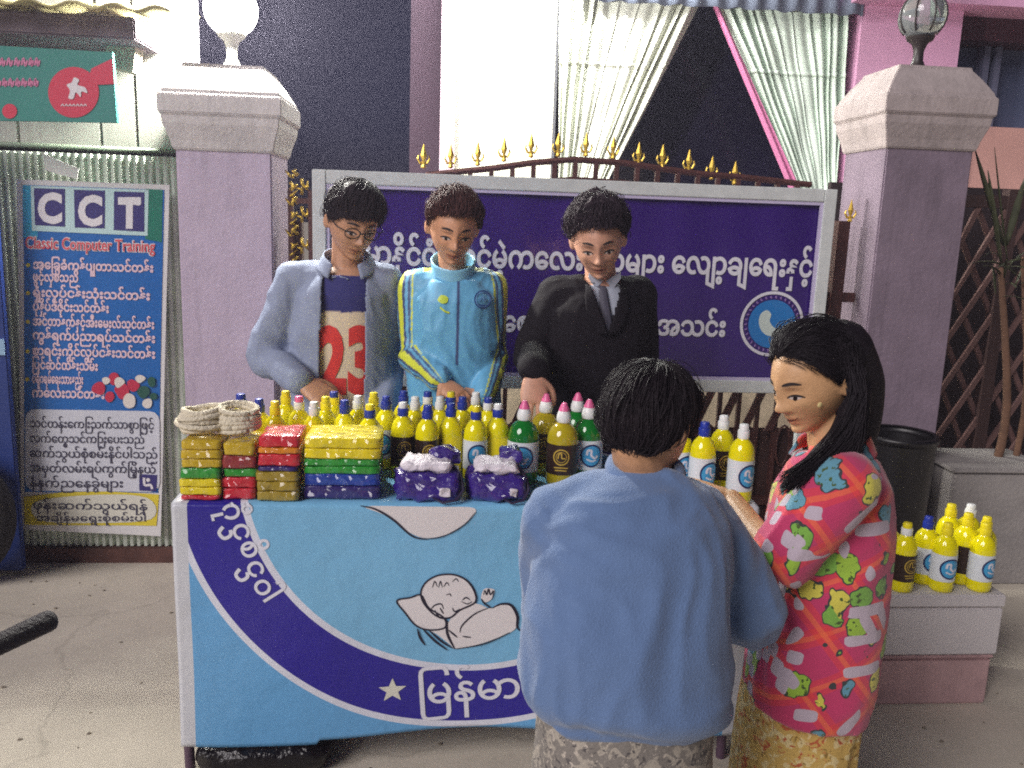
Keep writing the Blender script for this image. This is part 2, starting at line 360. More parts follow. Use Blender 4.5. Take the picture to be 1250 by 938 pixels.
# lit lamp under the porch ceiling, just above the curtains
lp = thing('tube_lamp', 'lit white tube lamp above the pale window panel', 'lamp', (hx(640), HY-.62, 3.42))
build('holder', MB().box((-.62, -.03, -.05), (.62, .03, -.003)), white_plastic, lp)
build('tube', MB().tube([(-.58, 0, -.075), (.58, 0, -.075)], .018, 12), mat('glowing_tube', (1, 1, 1), emit=(.96, 1, .92), estr=240), lp, smooth=True)

# ------------------------------------------------------------------ iron gate
GY = 3.52
gate = thing('iron_gate', 'brown iron gate with arched top and gold spear finials', 'gate', (.56, GY, 0))
arch = [(-.62, 195, 470), ]
ax = [at(px, py, GY) for px, py in ((520, 214), (560, 210), (600, 206), (650, 199), (700, 195), (760, 199), (820, 208), (858, 213), (900, 216), (990, 226))]
mb = MB().tube([p for p in ax], .014, 6)
mb.tube([p-V((0, 0, .075)) for p in ax], .010, 6)
for z in (1.2, .82, .3, .08): mb.box((-.63, GY-.012, z-.02), (1.75, GY+.012, z+.02))
for px in (1027, 362): p = at(px, 270, GY); mb.box((p.x-.025, GY-.035, 0), (p.x+.025, GY+.025, p.z))
build('frame', mb, iron_brown, gate, world=True, bevel=.002)
mb = MB()
for i in range(27):
    x = -.56+i*.084; z = 1.2
    for a, b in zip(ax, ax[1:]):
        if a.x <= x <= b.x: z = a.z+(b.z-a.z)*(x-a.x)/(b.x-a.x)
    mb.box((x-.009, GY-.009, .06), (x+.009, GY+.009, z))
    if i % 2 == 0: mb.tube([(x+.042+.03*math.cos(q), GY-.005, .55+.09*math.sin(q)) for q in [k*math.pi/8 for k in range(17)]], .006, 5)
build('bars', mb, iron_brown, gate, world=True)
mb = MB()
for i in range(9):
    x = .55+i*.13
    mb.box((x-.03, GY-.022, .33), (x+.03, GY-.013, .8), rz=0)
build('sheet_panel', MB().box((-.6, GY+.03, .1), (1.72, GY+.034, .62)), mat('rusty_sheet', S(74, 50, 46), rough=.7, var=.3, vscale=8), gate, world=True)
mb = MB()
for i in range(13):
    x = .3+i*.11
    mb.prism([(x, .62), (x+.035, .62), (x+.115, .815), (x+.08, .815)], GY-.03, GY-.022)
build('lattice', mb, iron_brown, gate, world=True)
def finial(x, y, z, k=1):
    m = MB().lathe([(.004, 0), (.011, .006), (.007, .016), (.009, .026)], 8, (x, y, z))
    m.ring_loft([[(x+a*.0115*k*q, y+b*.006*q, z+.026+h*.062*k) for a, b in ((-1, 0), (0, -1), (1, 0), (0, 1))] for q, h in ((.35, 0), (1, .35), (.6, .62), (.08, 1))])
    for s in (-1, 1): m.tube([(x, y, z+.02), (x+s*.012*k, y, z+.02), (x+s*.021*k, y, z+.034*k), (x+s*.018*k, y, z+.046*k)], [.004, .005, .004, .002], 6)
    return m
for px, py in ((517, 206), (550, 206), (583, 203), (615, 198), (648, 193), (681, 192), (715, 192), (748, 195), (779, 203), (808, 206), (840, 212), (868, 220), (896, 226), (1037, 272)):
    p = at(px, py, GY); build('finial', finial(p.x, GY, p.z, 1.1), gold, gate, world=True)
# gold ornament by the pale pillar
mb = MB(); random.seed(3)
for cy in (228, 262, 300):
    for k in range(9):
        a = k*.7; p = at(362+8*math.cos(a), cy+14*math.sin(a), GY-.05)
        mb.tube([p, p+V((.02*math.cos(a*2), -.012, .02*math.sin(a*3))), p+V((.03*math.cos(a*2+1), 0, .045*math.sin(a*3+.5)))], [.007, .006, .003], 6)
build('ornament', mb, gold, gate, world=True, smooth=True)
mb = MB()
p, q = at(352, 232, GY-.04), at(384, 330, GY-.04)
for xx in (p.x, q.x-.02): mb.box((xx, GY-.06, .2), (xx+.02, GY-.04, p.z))
mb.box((p.x+.002, GY-.058, p.z-.05), (q.x-.002, GY-.042, p.z-.03)); mb.box((p.x+.002, GY-.058, p.z-.3), (q.x-.002, GY-.042, p.z-.28))
build('hinge_post', mb, iron_brown, gate, world=True)

# lattice fence and plant on the far side
LY = 4.1
fence = thing('lattice_fence', 'brown wooden lattice fence in the dark by the dimmed pillar', 'fence', (2.75, LY, 0))
mb = MB()
for s in (-1, 1):
    for i in range(-8, 16):
        x = 2.0+i*.15; ya = LY-.012*s
        q = [(x, 0.3), (x+.028, .3), (x+.028+s*.75, 1.62), (x+s*.75, 1.62)]
        q = [(min(max(a, 2.1), 4.2), b) for a, b in q]
        if len({round(a, 3) for a, _ in q}) < 3: continue
        mb.prism(q, ya-.008, ya+.008)
build('lattice', mb, mat('lattice_wood', S(112, 84, 80), rough=.8, var=.3, vscale=12), fence, world=True)
mb = MB()
for x in (2.12, 2.78, 3.5, 4.2): mb.box((x-.03, LY-.03, 0), (x+.03, LY+.03, 1.7))
for z in (.3, 1.64): mb.box((2.1, LY-.024, z-.03), (4.22, LY+.024, z+.03))
build('rails', mb, mat('rail_wood', S(64, 44, 42), rough=.8, var=.2), fence, world=True)
build('backing', MB().box((2.0, LY+.3, 0), (4.6, LY+.34, 1.72)), mat('dark_boards', S(40, 28, 32), rough=.9, var=.2), fence, world=True)
planter_m = mat('planter_cement', S(150, 145, 142), rough=.9, bump=.4, var=.15, vscale=8)
a, b = at(1166, 572, 3.3), at(1262, 640, 3.3)
pl = thing('planter', 'grey cement planter box holding a tall plant', 'planter', ((a.x+b.x)/2, 3.45, 0))
build('box', MB().box((a.x, 3.3, 0), (b.x+.06, 3.62, a.z-.02)), planter_m, pl, world=True, bevel=.006)
build('rim', MB().box((a.x-.012, 3.288, a.z-.017), (b.x+.072, 3.632, a.z)), planter_m, pl, world=True, bevel=.004)
pt = thing('potted_plant', 'tall strap leaved plant growing from the grey planter', 'plant', (a.x+.14, 3.5, a.z))
base = at(1215, 572, 3.5); topp = at(1222, 330, 3.5)
mb = MB(); mb.limb([base, base+V((.01, 0, .3)), topp], [.02, .017, .012], 10); mb.limb([base+V((.1, .02, 0)), base+V((.09, .0, .35)), topp+V((.09, 0, .05))], [.014, .012, .009], 10)
build('trunk', mb, mat('bark', S(104, 76, 58), rough=.9, bump=.6, bscale=40, var=.25), pt, world=True, smooth=True)
mb = MB(); random.seed(11)
def leaf(mb, p0, d, L, wd, droop, tw):
    d = V(d).normalized(); side = d.cross(V((0, 0, 1))).normalized() if abs(d.z) < .98 else V((1, 0, 0)); side = Mx.Rotation(tw, 3, d) @ side; L_, R_, Cc = [], [], []
    for i in range(9):
        t = i/8; p = p0+d*L*t+V((0, 0, -droop*t*t*L)); h = wd*math.sin(math.pi*(.12+.86*t))**.8
        nrm = side.cross(d)
        L_.append(p-side*h); R_.append(p+side*h); Cc.append(p-nrm*h*.35)
    mb.ring_loft([[a, c, b] for a, c, b in zip(L_, Cc, R_)], cap=False, close=False)
for k in range(13):
    an = random.uniform(0, 6.28); el = random.uniform(.1, 1.3); o = topp+V((random.uniform(-.02, .1), random.uniform(-.03, .03), random.uniform(-.12, .05)))
    leaf(mb, o, (math.cos(an)*math.cos(el), math.sin(an)*math.cos(el), math.sin(el)), random.uniform(.18, .34), random.uniform(.006, .012), random.uniform(.2, .8), random.uniform(-.5, .5))
for px, py, px2, py2 in ((1225, 300, 1190, 182), (1222, 320, 1206, 208), (1228, 300, 1252, 215), (1230, 320, 1214, 180)):
    p, q = at(px, py, 3.5), at(px2, py2, 3.45); leaf(mb, p, q-p, (q-p).length, .014, 0, random.uniform(-.8, .8))
build('leaves', mb, mat('leaf_green', S(58, 62, 40), rough=.5, var=.35, vscale=14), pt, world=True, smooth=True, solid=.0015)

# ------------------------------------------------------------------ shop front on the far side of the pale pillar
SY = 3.62
shop = thing('shop_front', 'pale boarded shop front with green shutter beside the lavender pillar', 'shop', (-1.9, SY, 0))
zr = at(110, 181, SY).z; xe = -.985
def X(px, py, Y): return at(px, py, Y).x
cream = mat('cream_boards', S(214, 214, 202), rough=.75, var=.10, vscale=4, streak=.3)
mb = MB()
xs = [X(px, 110, SY) for px in (-190, -80, 20, 122, 166, 222)]
for a, b in zip(xs, xs[1:]): mb.box((a, SY, zr), (min(b, xe+.02)-.007, SY+.03, 2.6))
build('upper_boards', mb, cream, shop, world=True, bevel=.003)
build('back_board', MB().box((xs[0], SY+.034, 0), (xe+.02, SY+.06, 2.6)), mat('dark_gap', S(58, 56, 60), rough=.9), shop, world=True)
build('rail', MB().tube([(xs[0], SY-.02, zr), (xe, SY-.02, zr-.003)], .011, 8), mat('green_pipe', S(128, 142, 122), rough=.5), shop, world=True, smooth=True)
mb = MB().sheet(lambda u, v: V((X(16, 400, SY)+(xe-X(16, 400, SY))*u, SY-.055+.008*(1 if (u*26) % 1 < .5 else -1)*1.0, .065+(zr-.09)*v)), 208, 1)
build('shutter', mb, mat('sage_shutter', S(226, 236, 220), rough=.6, var=.2, vscale=7, streak=.3), shop, world=True, solid=.002)
build('threshold', MB().box((xs[0], SY-.09, 0), (xe, SY+.03, .062)), mat('rust_brown', S(92, 60, 52), rough=.8, var=.3, vscale=12), shop, world=True)
z2 = at(100, 48, SY-.25).z
build('awning_beam', MB().box((xs[0], SY-.30, z2), (X(165, 40, SY-.3), SY-.003, z2+.075)), mat('grey_mauve_beam', S(124, 112, 122), rough=.8, var=.2), shop, world=True, bevel=.006)
build('awning_brace', MB().prism([(X(128, 60, SY-.1), z2-.07), (X(165, 60, SY-.1), z2-.09), (X(172, 20, SY-.1), z2+.07), (X(140, 20, SY-.1), z2+.06)], SY-.14, SY-.05), mat('pale_stain', S(196, 186, 170), rough=.8, var=.2), shop, world=True)
aw = MB().sheet(lambda u, v: V((xs[0]+(X(205, 8, SY-.4)-xs[0])*u, SY-.4+.4*v, z2+.085+.06*v+.012*math.sin(u*25)*math.sin(v*5)+.01*math.sin(u*60))), 90, 10)
build('awning_canvas', aw, mat('straw_canvas', S(205, 196, 140), rough=.85, var=.25, vscale=9), shop, world=True, smooth=True, solid=.006)
ch = MB().prism([(X(55, 190, SY-.1), at(55, 188, SY-.1).z), (X(98, 205, SY-.1), at(98, 206, SY-.1).z), (X(96, 218, SY-.1), at(96, 219, SY-.1).z), (X(72, 212, SY-.1), at(72, 213, SY-.1).z), (X(57, 207, SY-.1), at(57, 208, SY-.1).z)], SY-.115, SY-.112)
tag(build('torn_paper', ch, white_plastic), 'torn white paper scrap above the computer training banner', 'paper')
# blue door leaf and leaning tyre at the frame's edge
bd = thing('blue_door', 'blue sheet door at the edge of the shop front', 'door', (-1.85, 3.42, 0))
build('panel', MB().box((-2.5, 3.40, .02), (X(13, 500, 3.4), 3.43, at(10, 150, 3.4).z)), mat('blue_sheet', S(32, 56, 124), rough=.5, var=.15), bd, world=True, bevel=.004)
build('panel_rail', MB().box((-2.5, 3.392, .9), (X(13, 500, 3.4)-.003, 3.398, .96)), mat('pale_blue_strip', S(150, 185, 215), rough=.6), bd, world=True)
def torus(c, R, r, nR=40, nr=10, axis='y'):
    m = MB(); rings = []
    for i in range(nR):
        a = 2*math.pi*i/nR; rings.append([V(c)+((V((math.cos(a), 0, math.sin(a))) if axis == 'y' else V((math.cos(a), math.sin(a), 0)))*(R+r*math.cos(b))+(V((0, 1, 0)) if axis == 'y' else V((0, 0, 1)))*r*math.sin(b)) for b in [2*math.pi*j/nr for j in range(nr)]])
    rings.append(rings[0]); return m.ring_loft(rings, cap=False)
tx = X(15, 620, 3.28)
ty = thing('rubber_tyre', 'black rubber tyre leaning on the blue door', 'tyre', (tx-.28, 3.3, 0))
build('tread', torus((0, 0, .281), .225, .055), mat('rubber', S(30, 28, 30), rough=.8, bump=.4, bscale=50), ty, smooth=True)
build('rim', torus((0, 0, .281), .165, .02), iron_dark, ty, smooth=True)

# green phone shop sign
TY = 3.3
p, q, r_, s_ = at(-70, 52, TY), at(137, 64, TY), at(143, 150, TY), at(-70, 146, TY)
ts = thing('teal_sign', 'teal board with red circle hung above the shutter', 'sign', (p.x, TY, s_.z))
build('board', MB().prism([(p.x, p.z), (q.x, q.z), (r_.x, r_.z), (s_.x, s_.z)], TY, TY+.02), mat('teal_print', S(52, 138, 128), rough=.55, var=.06), ts, world=True)
def tfn(u, v, h): a = at(u, v, TY); return V((a.x, TY-h, a.z))
redp = mat('red_print', S(214, 58, 84), rough=.55); pinkp = mat('pink_print', S(216, 130, 170), rough=.55); whp = mat('white_print', S(232, 228, 232), rough=.5)
for nm, q, h in (('red_emblem', disc2((90, 113), 31), .002), ('red_corner', fill2([(112, 84), (137, 72), (140, 103), (118, 104), (108, 97)]), .003), ('red_dot', disc2((12, 136), 9), .002)): build(nm, put(MB(), q, tfn, h), redp, ts, world=True)
mb = MB()
put(mb, fill2(smooth2([(84, 120), (86, 111), (82, 104), (88, 101), (91, 95), (97, 98), (95, 104), (104, 107), (107, 114), (100, 112), (99, 119), (93, 113), (90, 121)], 4, True)), tfn, .004)
for k in range(7): put(mb, stroke2([(75+k*4.6, 130), (77+k*4.6, 127.5), (78.4+k*4.6, 130)], 1.0), tfn, .004)
build('emblem_mark', mb, whp, ts, world=True)
mb = MB(); random.seed(5)
for row, x0, x1, y0 in ((0, -60, 50, 76), (1, -60, 42, 101)):
    x = x0
    while x < x1:
        wd = random.uniform(5, 8); put(mb, stroke2([(x, y0+4), (x+wd*.3, y0-5), (x+wd*.6, y0+5), (x+wd*.9, y0-2)], 2.2), tfn, .002); x += wd+1.6
build('lettering', mb, pinkp, ts, world=True)

# computer training banner
BY = 3.50
bb = thing('training_banner', 'tall blue printed banner reading CCT hung on the shutter', 'banner', (-1.5, BY, .2))
def fnB(px, py, h): a = at(px, py, BY); return V((a.x, BY-h+.006*math.sin(a.x*9)*math.sin(a.z*4), a.z))
P4 = lambda x0, y0, x1, y1, k=0: fill2([(x0+(y0-220)*-.002, y0), (x1, y0+(x1-x0)*.035), (x1-(y1-y0)*.012, y1+(x1-x0)*.005), (x0+(y1-y0)*.004, y1)], 3)
mb = MB(); put(mb, fill2([(20, 219), (207, 226), (196, 655), (27, 646)], 4), fnB, 0)
build('backing', mb, mat('banner_white', S(224, 222, 222), rough=.45, var=.05), bb, world=True, solid=.0025)
def strip(name, polys, m, lift):
    mb = MB()
    for q in polys: put(mb, q, fnB, lift)
    return build(name, mb, m, bb, world=True)
F = lambda pts, s=3: fill2(pts, s)
strip('blue_field', [F([(28, 226), (201, 232), (193, 602), (31, 600)])], mat('banner_blue', S(26, 104, 182), rough=.4, var=.08), .003)
strip('teal_field', [F([(28, 226), (46, 227), (46, 290), (28, 290)])], mat('banner_cyan', S(40, 160, 200), rough=.4), .004)
strip('green_field', [F([(178, 231), (199, 232), (198, 296), (178, 292)])], mat('banner_green', S(28, 120, 100), rough=.4), .004)
strip('logo_plate', [F([(38, 227), (182, 232), (181, 288), (39, 282)])], mat('banner_pale', S(196, 226, 226), rough=.4), .005)
strip('logo_square', [F([(42, 230), (80, 231), (80, 277), (43, 275)]), F([(91, 232), (129, 233), (129, 279), (92, 278)]), F([(140, 234), (177, 235), (177, 283), (140, 281)])], mat('banner_indigo', S(58, 52, 118), rough=.4), .006)
mb = MB()
for ch_, cx, cy, wd in (('C', 61.5, 271, 30), ('C', 111, 274, 30), ('T', 159, 277, 28)):
    vs, fs, isl = text2(ch_, 1, .05, 'c'); hmax = max(y for _, y in vs); wmax = max(x for x, _ in vs)*2
    put(mb, ([(x/wmax*wd, -y/hmax*36) for x, y in vs], fs, isl), fnB, .007, (cx, cy))
put(mb, fill2([(147, 241), (172, 242), (172, 251), (168, 251), (165, 247), (153, 247), (150, 250), (146, 250)]), fnB, .0072)
build('logo_letters', mb, whp, bb, world=True)
def line(mb, s, x0, y0, x1, hgt, lift, bold=.02, slope=.03):
    vs, fs, isl = text2(s, 1, bold, 'l'); wmax = max(x for x, _ in vs)
    put(mb, ([(x/wmax*(x1-x0), -y*hgt+x/wmax*(x1-x0)*slope) for x, y in vs], fs, isl), fnB, lift, (x0, y0))
mb = MB(); line(mb, 'Classic Computer Training', 31, 303, 190, 20, .0045, .06); build('title_outline', mb, whp, bb, world=True)
mb = MB(); line(mb, 'Classic Computer Training', 31, 303, 190, 20, .0062, .012); build('title_lettering', mb, mat('title_red', S(225, 90, 100), rough=.4), bb, world=True)
BL = [('အေြခခံကွန်ပျူတာသင်တန်း', 40, 328, 188), ('ဖွင့်လှစ်သည်', 40, 343, 96), ('ရုံးလုပ်ငန်းသုံးသင်တန်း', 40, 362, 184), ('ပုံနှိပ်ဒီဇိုင်းသင်တန်း', 40, 379, 134), ('အင်တာနက်နှင့်အီးေမးလ်သင်တန်း', 40, 397, 189), ('ကွန်ရက်ပညာရပ်သင်တန်း', 40, 414, 190), ('စာရင်းကိုင်လုပ်ငန်းသင်တန်း', 40, 433, 190), ('ြပင်ဆင်ထိန်းသိမ်း', 40, 450, 120), ('ပရိုဂရမ်ေရးသားနည်း', 40, 467, 102), ('ကေလးသင်တန်း', 40, 484, 128)]
mb = MB(); mb2 = MB()
for s, x0, y0, x1 in BL: line(mb, s, x0, y0, x1, 15, .005, .035)
for s, x0, y0, x1 in BL[::2]: put(mb2, disc2((34, y0-4), 2.6, 10), fnB, .005)
build('course_lettering', mb, mat('pinkish_white_print', S(240, 208, 218), rough=.4), bb, world=True); build('bullets', mb2, mat('banner_yellow', S(226, 206, 60), rough=.4), bb, world=True)
def rrect(x0, y0, x1, y1, r, sl=.03): return [(cx+r*math.cos(t), cy+r*math.sin(t)+(cx-x0)*sl) for cx, cy, t0 in ((x1-r, y1-r, 0), (x0+r, y1-r, 90), (x0+r, y0+r, 180), (x1-r, y0+r, 270)) for t in [rad(t0+a) for a in (0, 30, 60, 90)]]
strip('address_plate', [F(rrect(32, 499, 195, 598, 12, .02))], mat('banner_offwhite', S(214, 216, 226), rough=.4), .005)
mb = MB()
for i, (s, x1) in enumerate((('သင်တန်းေကြးသက်သာစွာြဖင့်', 188), ('လက်ေတွ့သင်ကြားေပးသည်', 176), ('ဆက်သွယ်စုံစမ်းနိုင်ပါသည်', 192), ('အမှတ်လမ်းရပ်ကွက်ြမို့နယ်', 190), ('နံနက်ညေနခွဲများ', 150))): line(mb, s, 38, 521+i*18, x1, 14, .007, .012, .02)
build('address_lettering', mb, mat('dark_print', S(64, 62, 84), rough=.5), bb, world=True)
strip('yellow_field', [F([(30, 606), (80, 600), (130, 600), (194, 604), (191, 642), (31, 640)])], mat('banner_yellow', S(226, 206, 60), rough=.4), .004)
strip('pale_oval', [F(smooth2([(45, 612), (110, 604), (180, 608), (184, 634), (110, 638), (50, 634)], 5, True), 2)], mat('banner_cream', S(222, 220, 206), rough=.4), .006)
mb = MB(); line(mb, 'ဖုန်းဆက်သွယ်ရန်', 42, 620, 180, 13, .0075, .012, .02); line(mb, 'အချိန်မေရွးစုံစမ်းပါ', 46, 635, 178, 11, .0075, .012, .01); build('contact_lettering', mb, MATS['dark_print'], bb, world=True)
strip('icon_square', [F([(170, 579), (192, 580), (191, 600), (170, 599)])], MATS['banner_indigo'], .0065)
mb = MB(); put(mb, stroke2([(176, 583), (177, 592), (184, 592), (186, 597)], 3), fnB, .0085); put(mb, disc2((181, 586), 2.5, 10), fnB, .0085); build('icon_mark', mb, whp, bb, world=True)
random.seed(8)
for nm, colr, pts in (('flower_print_red', S(200, 50, 80), ((122, 474, 9), (140, 462, 8), (150, 478, 10), (163, 470, 8), (134, 484, 7))), ('flower_print_white', S(232, 224, 216), ((146, 466, 7), (158, 490, 10), (172, 462, 6), (130, 464, 5), (180, 492, 7))), ('flower_print_green', S(40, 90, 80), ((176, 478, 8), (186, 466, 6), (188, 484, 5)))):
    strip(nm, [fill2(smooth2([(x+r*random.uniform(.7, 1.1)*math.cos(k*.9), y+r*random.uniform(.7, 1.1)*math.sin(k*.9)) for k in range(7)], 3, True)) for x, y, r in pts], mat(nm, colr, rough=.45), .0075+.0006*('white' in nm)+.0012*('green' in nm))

# ------------------------------------------------------------------ purple society sign on the gate
PY = 3.3
sg = thing('society_sign', 'wide purple vinyl sign in an aluminium frame on the gate', 'sign', (.52, PY, 0))
A, B_, D_, E_ = at(382, 203, PY), at(1018, 240, PY), at(1002, 488, PY), at(384, 466, PY)
x0, x1, z0, z1 = -.475, 1.525, .825, 1.632
mb = MB(); fw = .05
mb.box((x0, PY-.01, z0), (x0+fw, PY+.03, z1)); mb.box((x1-fw, PY-.01, z0), (x1, PY+.03, z1)); mb.box((x0+fw+.0005, PY-.009, z1-fw), (x1-fw-.0005, PY+.029, z1)); mb.box((x0+fw+.0005, PY-.009, z0), (x1-fw-.0005, PY+.029, z0+fw))
build('frame', mb, steel, sg, world=True, bevel=.003)
mb = MB()
i0, i1, k0, k1 = x0+fw, x1-fw, z0+fw, z1-fw
for a, b in (((i0, k0), (i0+.012, k1)), ((i1-.012, k0), (i1, k1)), ((i0+.0125, k1-.012), (i1-.0125, k1)), ((i0+.0125, k0), (i1-.0125, k0+.012))): mb.box((a[0], PY-.004, a[1]), (b[0], PY+.004, b[1]))
build('inner_border', mb, mat('pale_lilac_border', S(200, 190, 220), rough=.4), sg, world=True)
def wav(x, z): return .0035*math.sin(x*14+z*1.5)*math.sin(x*3.1+.6)+.002*math.sin(x*31+z*5)
mb = MB().sheet(lambda u, v: V((i0+(i1-i0)*u, PY+.012+wav(i0+(i1-i0)*u, k0+(k1-k0)*v), k0+(k1-k0)*v)), 160, 40)
build('vinyl', mb, mat('purple_vinyl', S(54, 26, 112), rough=.24, coat=.3, var=.08, vscale=4), sg, world=True, smooth=True)
def fnP(u, v, h): return V((u, PY+.012+wav(u, v)-h, v))
def atP(px, py): a = at(px, py, PY); return (a.x, a.z)
silver = mat('silver_lettering', S(222, 220, 228), rough=.4)
mb = MB()
l0, l1 = atP(402, 316), atP(992, 342)
vs, fs, isl = text2('ြမန်မာနိုင်ငံ မိခင်မဲ့ကေလးငယ်များ ေလျာ့ချေရးနှင့်', 1, .03, 'l', width=l1[0]-l0[0])
put(mb, ([(x, y*1.28) for x, y in vs], fs, isl), fnP, .004, (l0[0], l1[1]+.012))
l0, l1 = atP(470, 402), atP(886, 411)
vs, fs, isl = text2('ကာကွယ်ေစာင့်ေရှာက်ေရးအသင်း', .088, .03, 'r')
put(mb, ([(x, y*1.22) for x, y in vs], fs, isl), fnP, .004, (l1[0], l1[1]))
build('lettering', mb, silver, sg, world=True)
ec = atP(943, 396); er = abs(atP(904, 396)[0]-ec[0])
mb = MB(); put(mb, disc2(ec, er, 56, er*.91), fnP, .004); build('emblem_ring', mb, silver, sg, world=True)
mb = MB(); put(mb, disc2(ec, er*.74, 48), fnP, .0045); build('emblem_field', mb, mat('emblem_blue', S(40, 120, 190), rough=.3), sg, world=True)
mb = MB()
for k in range(34):
    a = k*2*math.pi/34; put(mb, stroke2([(ec[0]+er*.79*math.cos(a), ec[1]+er*.79*math.sin(a)), (ec[0]+er*.83*math.cos(a+.05), ec[1]+er*.83*math.sin(a+.05)), (ec[0]+er*.86*math.cos(a+.02), ec[1]+er*.86*math.sin(a+.02))], .005), fnP, .0045)
build('emblem_lettering', mb, mat('lilac_print', S(150, 120, 180), rough=.4), sg, world=True)
def emblem_shape(c, r):
    q = lambda pts: [(c[0]+x*r, c[1]+y*r) for x, y in pts]
    return [fill2(smooth2(q([(-.42, .05), (-.38, .3), (-.2, .42), (-.06, .3), (-.08, .08), (.1, -.12), (.4, -.1), (.5, .02), (.46, -.2), (.2, -.34), (-.1, -.36), (-.32, -.2)]), 4, True))]
mb = MB()
for q in emblem_shape(ec, er): put(mb, q, fnP, .006)
build('emblem_mark', mb, mat('emblem_cream', S(200, 212, 205), rough=.4), sg, world=True)
for px in (420, 960):
    pass
mb = MB()
for xx in (x0+.03, x1-.05): mb.box((xx, PY+.031, 0), (xx+.03, PY+.06, z1-.02))
build('stand', mb, steel, sg, world=True)

# haze volume added to lift the blacks and give the bulb a glow
hz_m = bpy.data.materials.new('added_haze'); hz_m.use_nodes = True; n = hz_m.node_tree.nodes; l = hz_m.node_tree.links; n.remove(n['Principled BSDF'])
pv = n.new('ShaderNodeVolumePrincipled'); pv.inputs['Color'].default_value = (.8, .75, 1, 1); pv.inputs['Density'].default_value = HAZE; pv.inputs['Anisotropy'].default_value = .35
l.new(pv.outputs[0], n['Material Output'].inputs['Volume'])
hzo = build('haze', MB().box((-14, -5, -1), (18, 22, 6.5)), hz_m); hzo['kind'] = 'stuff'; hzo['label'] = 'thin added haze that lifts blacks and spreads lamp glow'
# grit on the ground
mb = MB(); r = random.Random(31)
for k in range(420):
    x, y = r.uniform(-2.4, 3.2), r.uniform(1.0, 3.4); q = r.uniform(.0015, .006); mb.ell((x, y, q*.3), (q*r.uniform(.7, 1.6), q, q*.6), nu=6, nv=4)
go = build('grit', mb, mat('grit_stone', S(128, 118, 104), rough=.9, var=.3)); go['kind'] = 'stuff'; go['label'] = 'scattered grit on the concrete'
# ================================================================== STALL TABLE
YT, ZT, xa, xb, YB = 2.1, .757, -.655, .848, 2.62
tb = thing('folding_table', 'long folding table under the blue printed banner', 'table', (.1, 2.35, 0))
build('table_top', MB().box((xa+.012, YT+.012, .72), (xb-.012, YB-.01, .75)), mat('table_wood', S(130, 105, 85), rough=.6, var=.15), tb, world=True, bevel=.004)
legm = mat('leg_paint', S(88, 66, 84), rough=.45, var=.15)
for lx, ly in ((xa+.012, YT+.03), (xb-.03, YT+.04), (xa+.03, YB-.04), (xb-.03, YB-.04)):
    build('leg', MB().tube([(lx, ly, .72), (lx-.006, ly, .3), (lx, ly, .0)], .014, 10), legm, tb, world=True, smooth='auto')
build('cross_bar', MB().tube([(xa+.03, YB-.04, .2), (xb-.03, YB-.04, .2)], .01, 8), legm, tb, world=True, smooth=True)
def cw(x, z):
    k = min(1, max(0, (ZT-z)/.12)); return k*(.010*math.sin(x*6.1+.5)*(.3+ZT-z)+.003*math.sin(x*13+z*7)+.004*math.sin(z*11+x*2))
def fnC(u, v, h):
    if v <= ZT: return V((u, YT-h+cw(u, v), v))
    return V((u, YT+(v-ZT), ZT+h))
def atC(px, py): a = at(px, py, YT); return (a.x, a.z)
ec = atC(575, 560); rin = ec[1]-atC(575, 812)[1]; rout = ec[1]-atC(575, 889)[1]
cl = thing('printed_tablecloth', 'blue banner with a round baby emblem draped over the table front', 'tablecloth', (.1, YT, ZT))
# cloth material: printed rings measured from the emblem's centre (print coordinates in UV)
cm = bpy.data.materials.new('banner_print'); cm.use_nodes = True; n = cm.node_tree.nodes; l = cm.node_tree.links; p = n['Principled BSDF']
uv = n.new('ShaderNodeUVMap'); sub = n.new('ShaderNodeVectorMath'); sub.operation = 'SUBTRACT'; sub.inputs[1].default_value = (ec[0], ec[1], 0); l.new(uv.outputs[0], sub.inputs[0])
ln = n.new('ShaderNodeVectorMath'); ln.operation = 'LENGTH'; l.new(sub.outputs[0], ln.inputs[0])
rp = n.new('ShaderNodeValToRGB'); rp.color_ramp.interpolation = 'CONSTANT'; mr = n.new('ShaderNodeMath'); mr.operation = 'MULTIPLY'; mr.inputs[1].default_value = 1/1.5
l.new(ln.outputs['Value'], mr.inputs[0]); l.new(mr.outputs[0], rp.inputs[0])
sky_b, out_b, navy_b, wht = S(126, 188, 226), S(104, 168, 218), S(44, 34, 148), S(222, 224, 236)
e = rp.color_ramp.elements; e[0].position = 0; e[0].color = (*sky_b, 1); e[1].position = (rin)/1.5; e[1].color = (*wht, 1)
for pos, c_ in ((rin+.014, navy_b), (rout-.016, wht), (rout, out_b)): q = e.new(pos/1.5); q.color = (*c_, 1)
sx = n.new('ShaderNodeSeparateXYZ'); l.new(uv.outputs[0], sx.inputs[0]); lt = n.new('ShaderNodeMath'); lt.operation = 'LESS_THAN'; lt.inputs[1].default_value = xa+.038; l.new(sx.outputs[0], lt.inputs[0])
mxx = n.new('ShaderNodeMix'); mxx.data_type = 'RGBA'; l.new(lt.outputs[0], mxx.inputs[0]); l.new(rp.outputs[0], mxx.inputs[6]); mxx.inputs[7].default_value = (*S(206, 208, 214), 1)
gt = n.new('ShaderNodeMath'); gt.operation = 'GREATER_THAN'; gt.inputs[1].default_value = xb-.05; l.new(sx.outputs[0], gt.inputs[0])
mxy = n.new('ShaderNodeMix'); mxy.data_type = 'RGBA'; l.new(gt.outputs[0], mxy.inputs[0]); l.new(mxx.outputs[2], mxy.inputs[6]); mxy.inputs[7].default_value = (*S(206, 208, 214), 1)
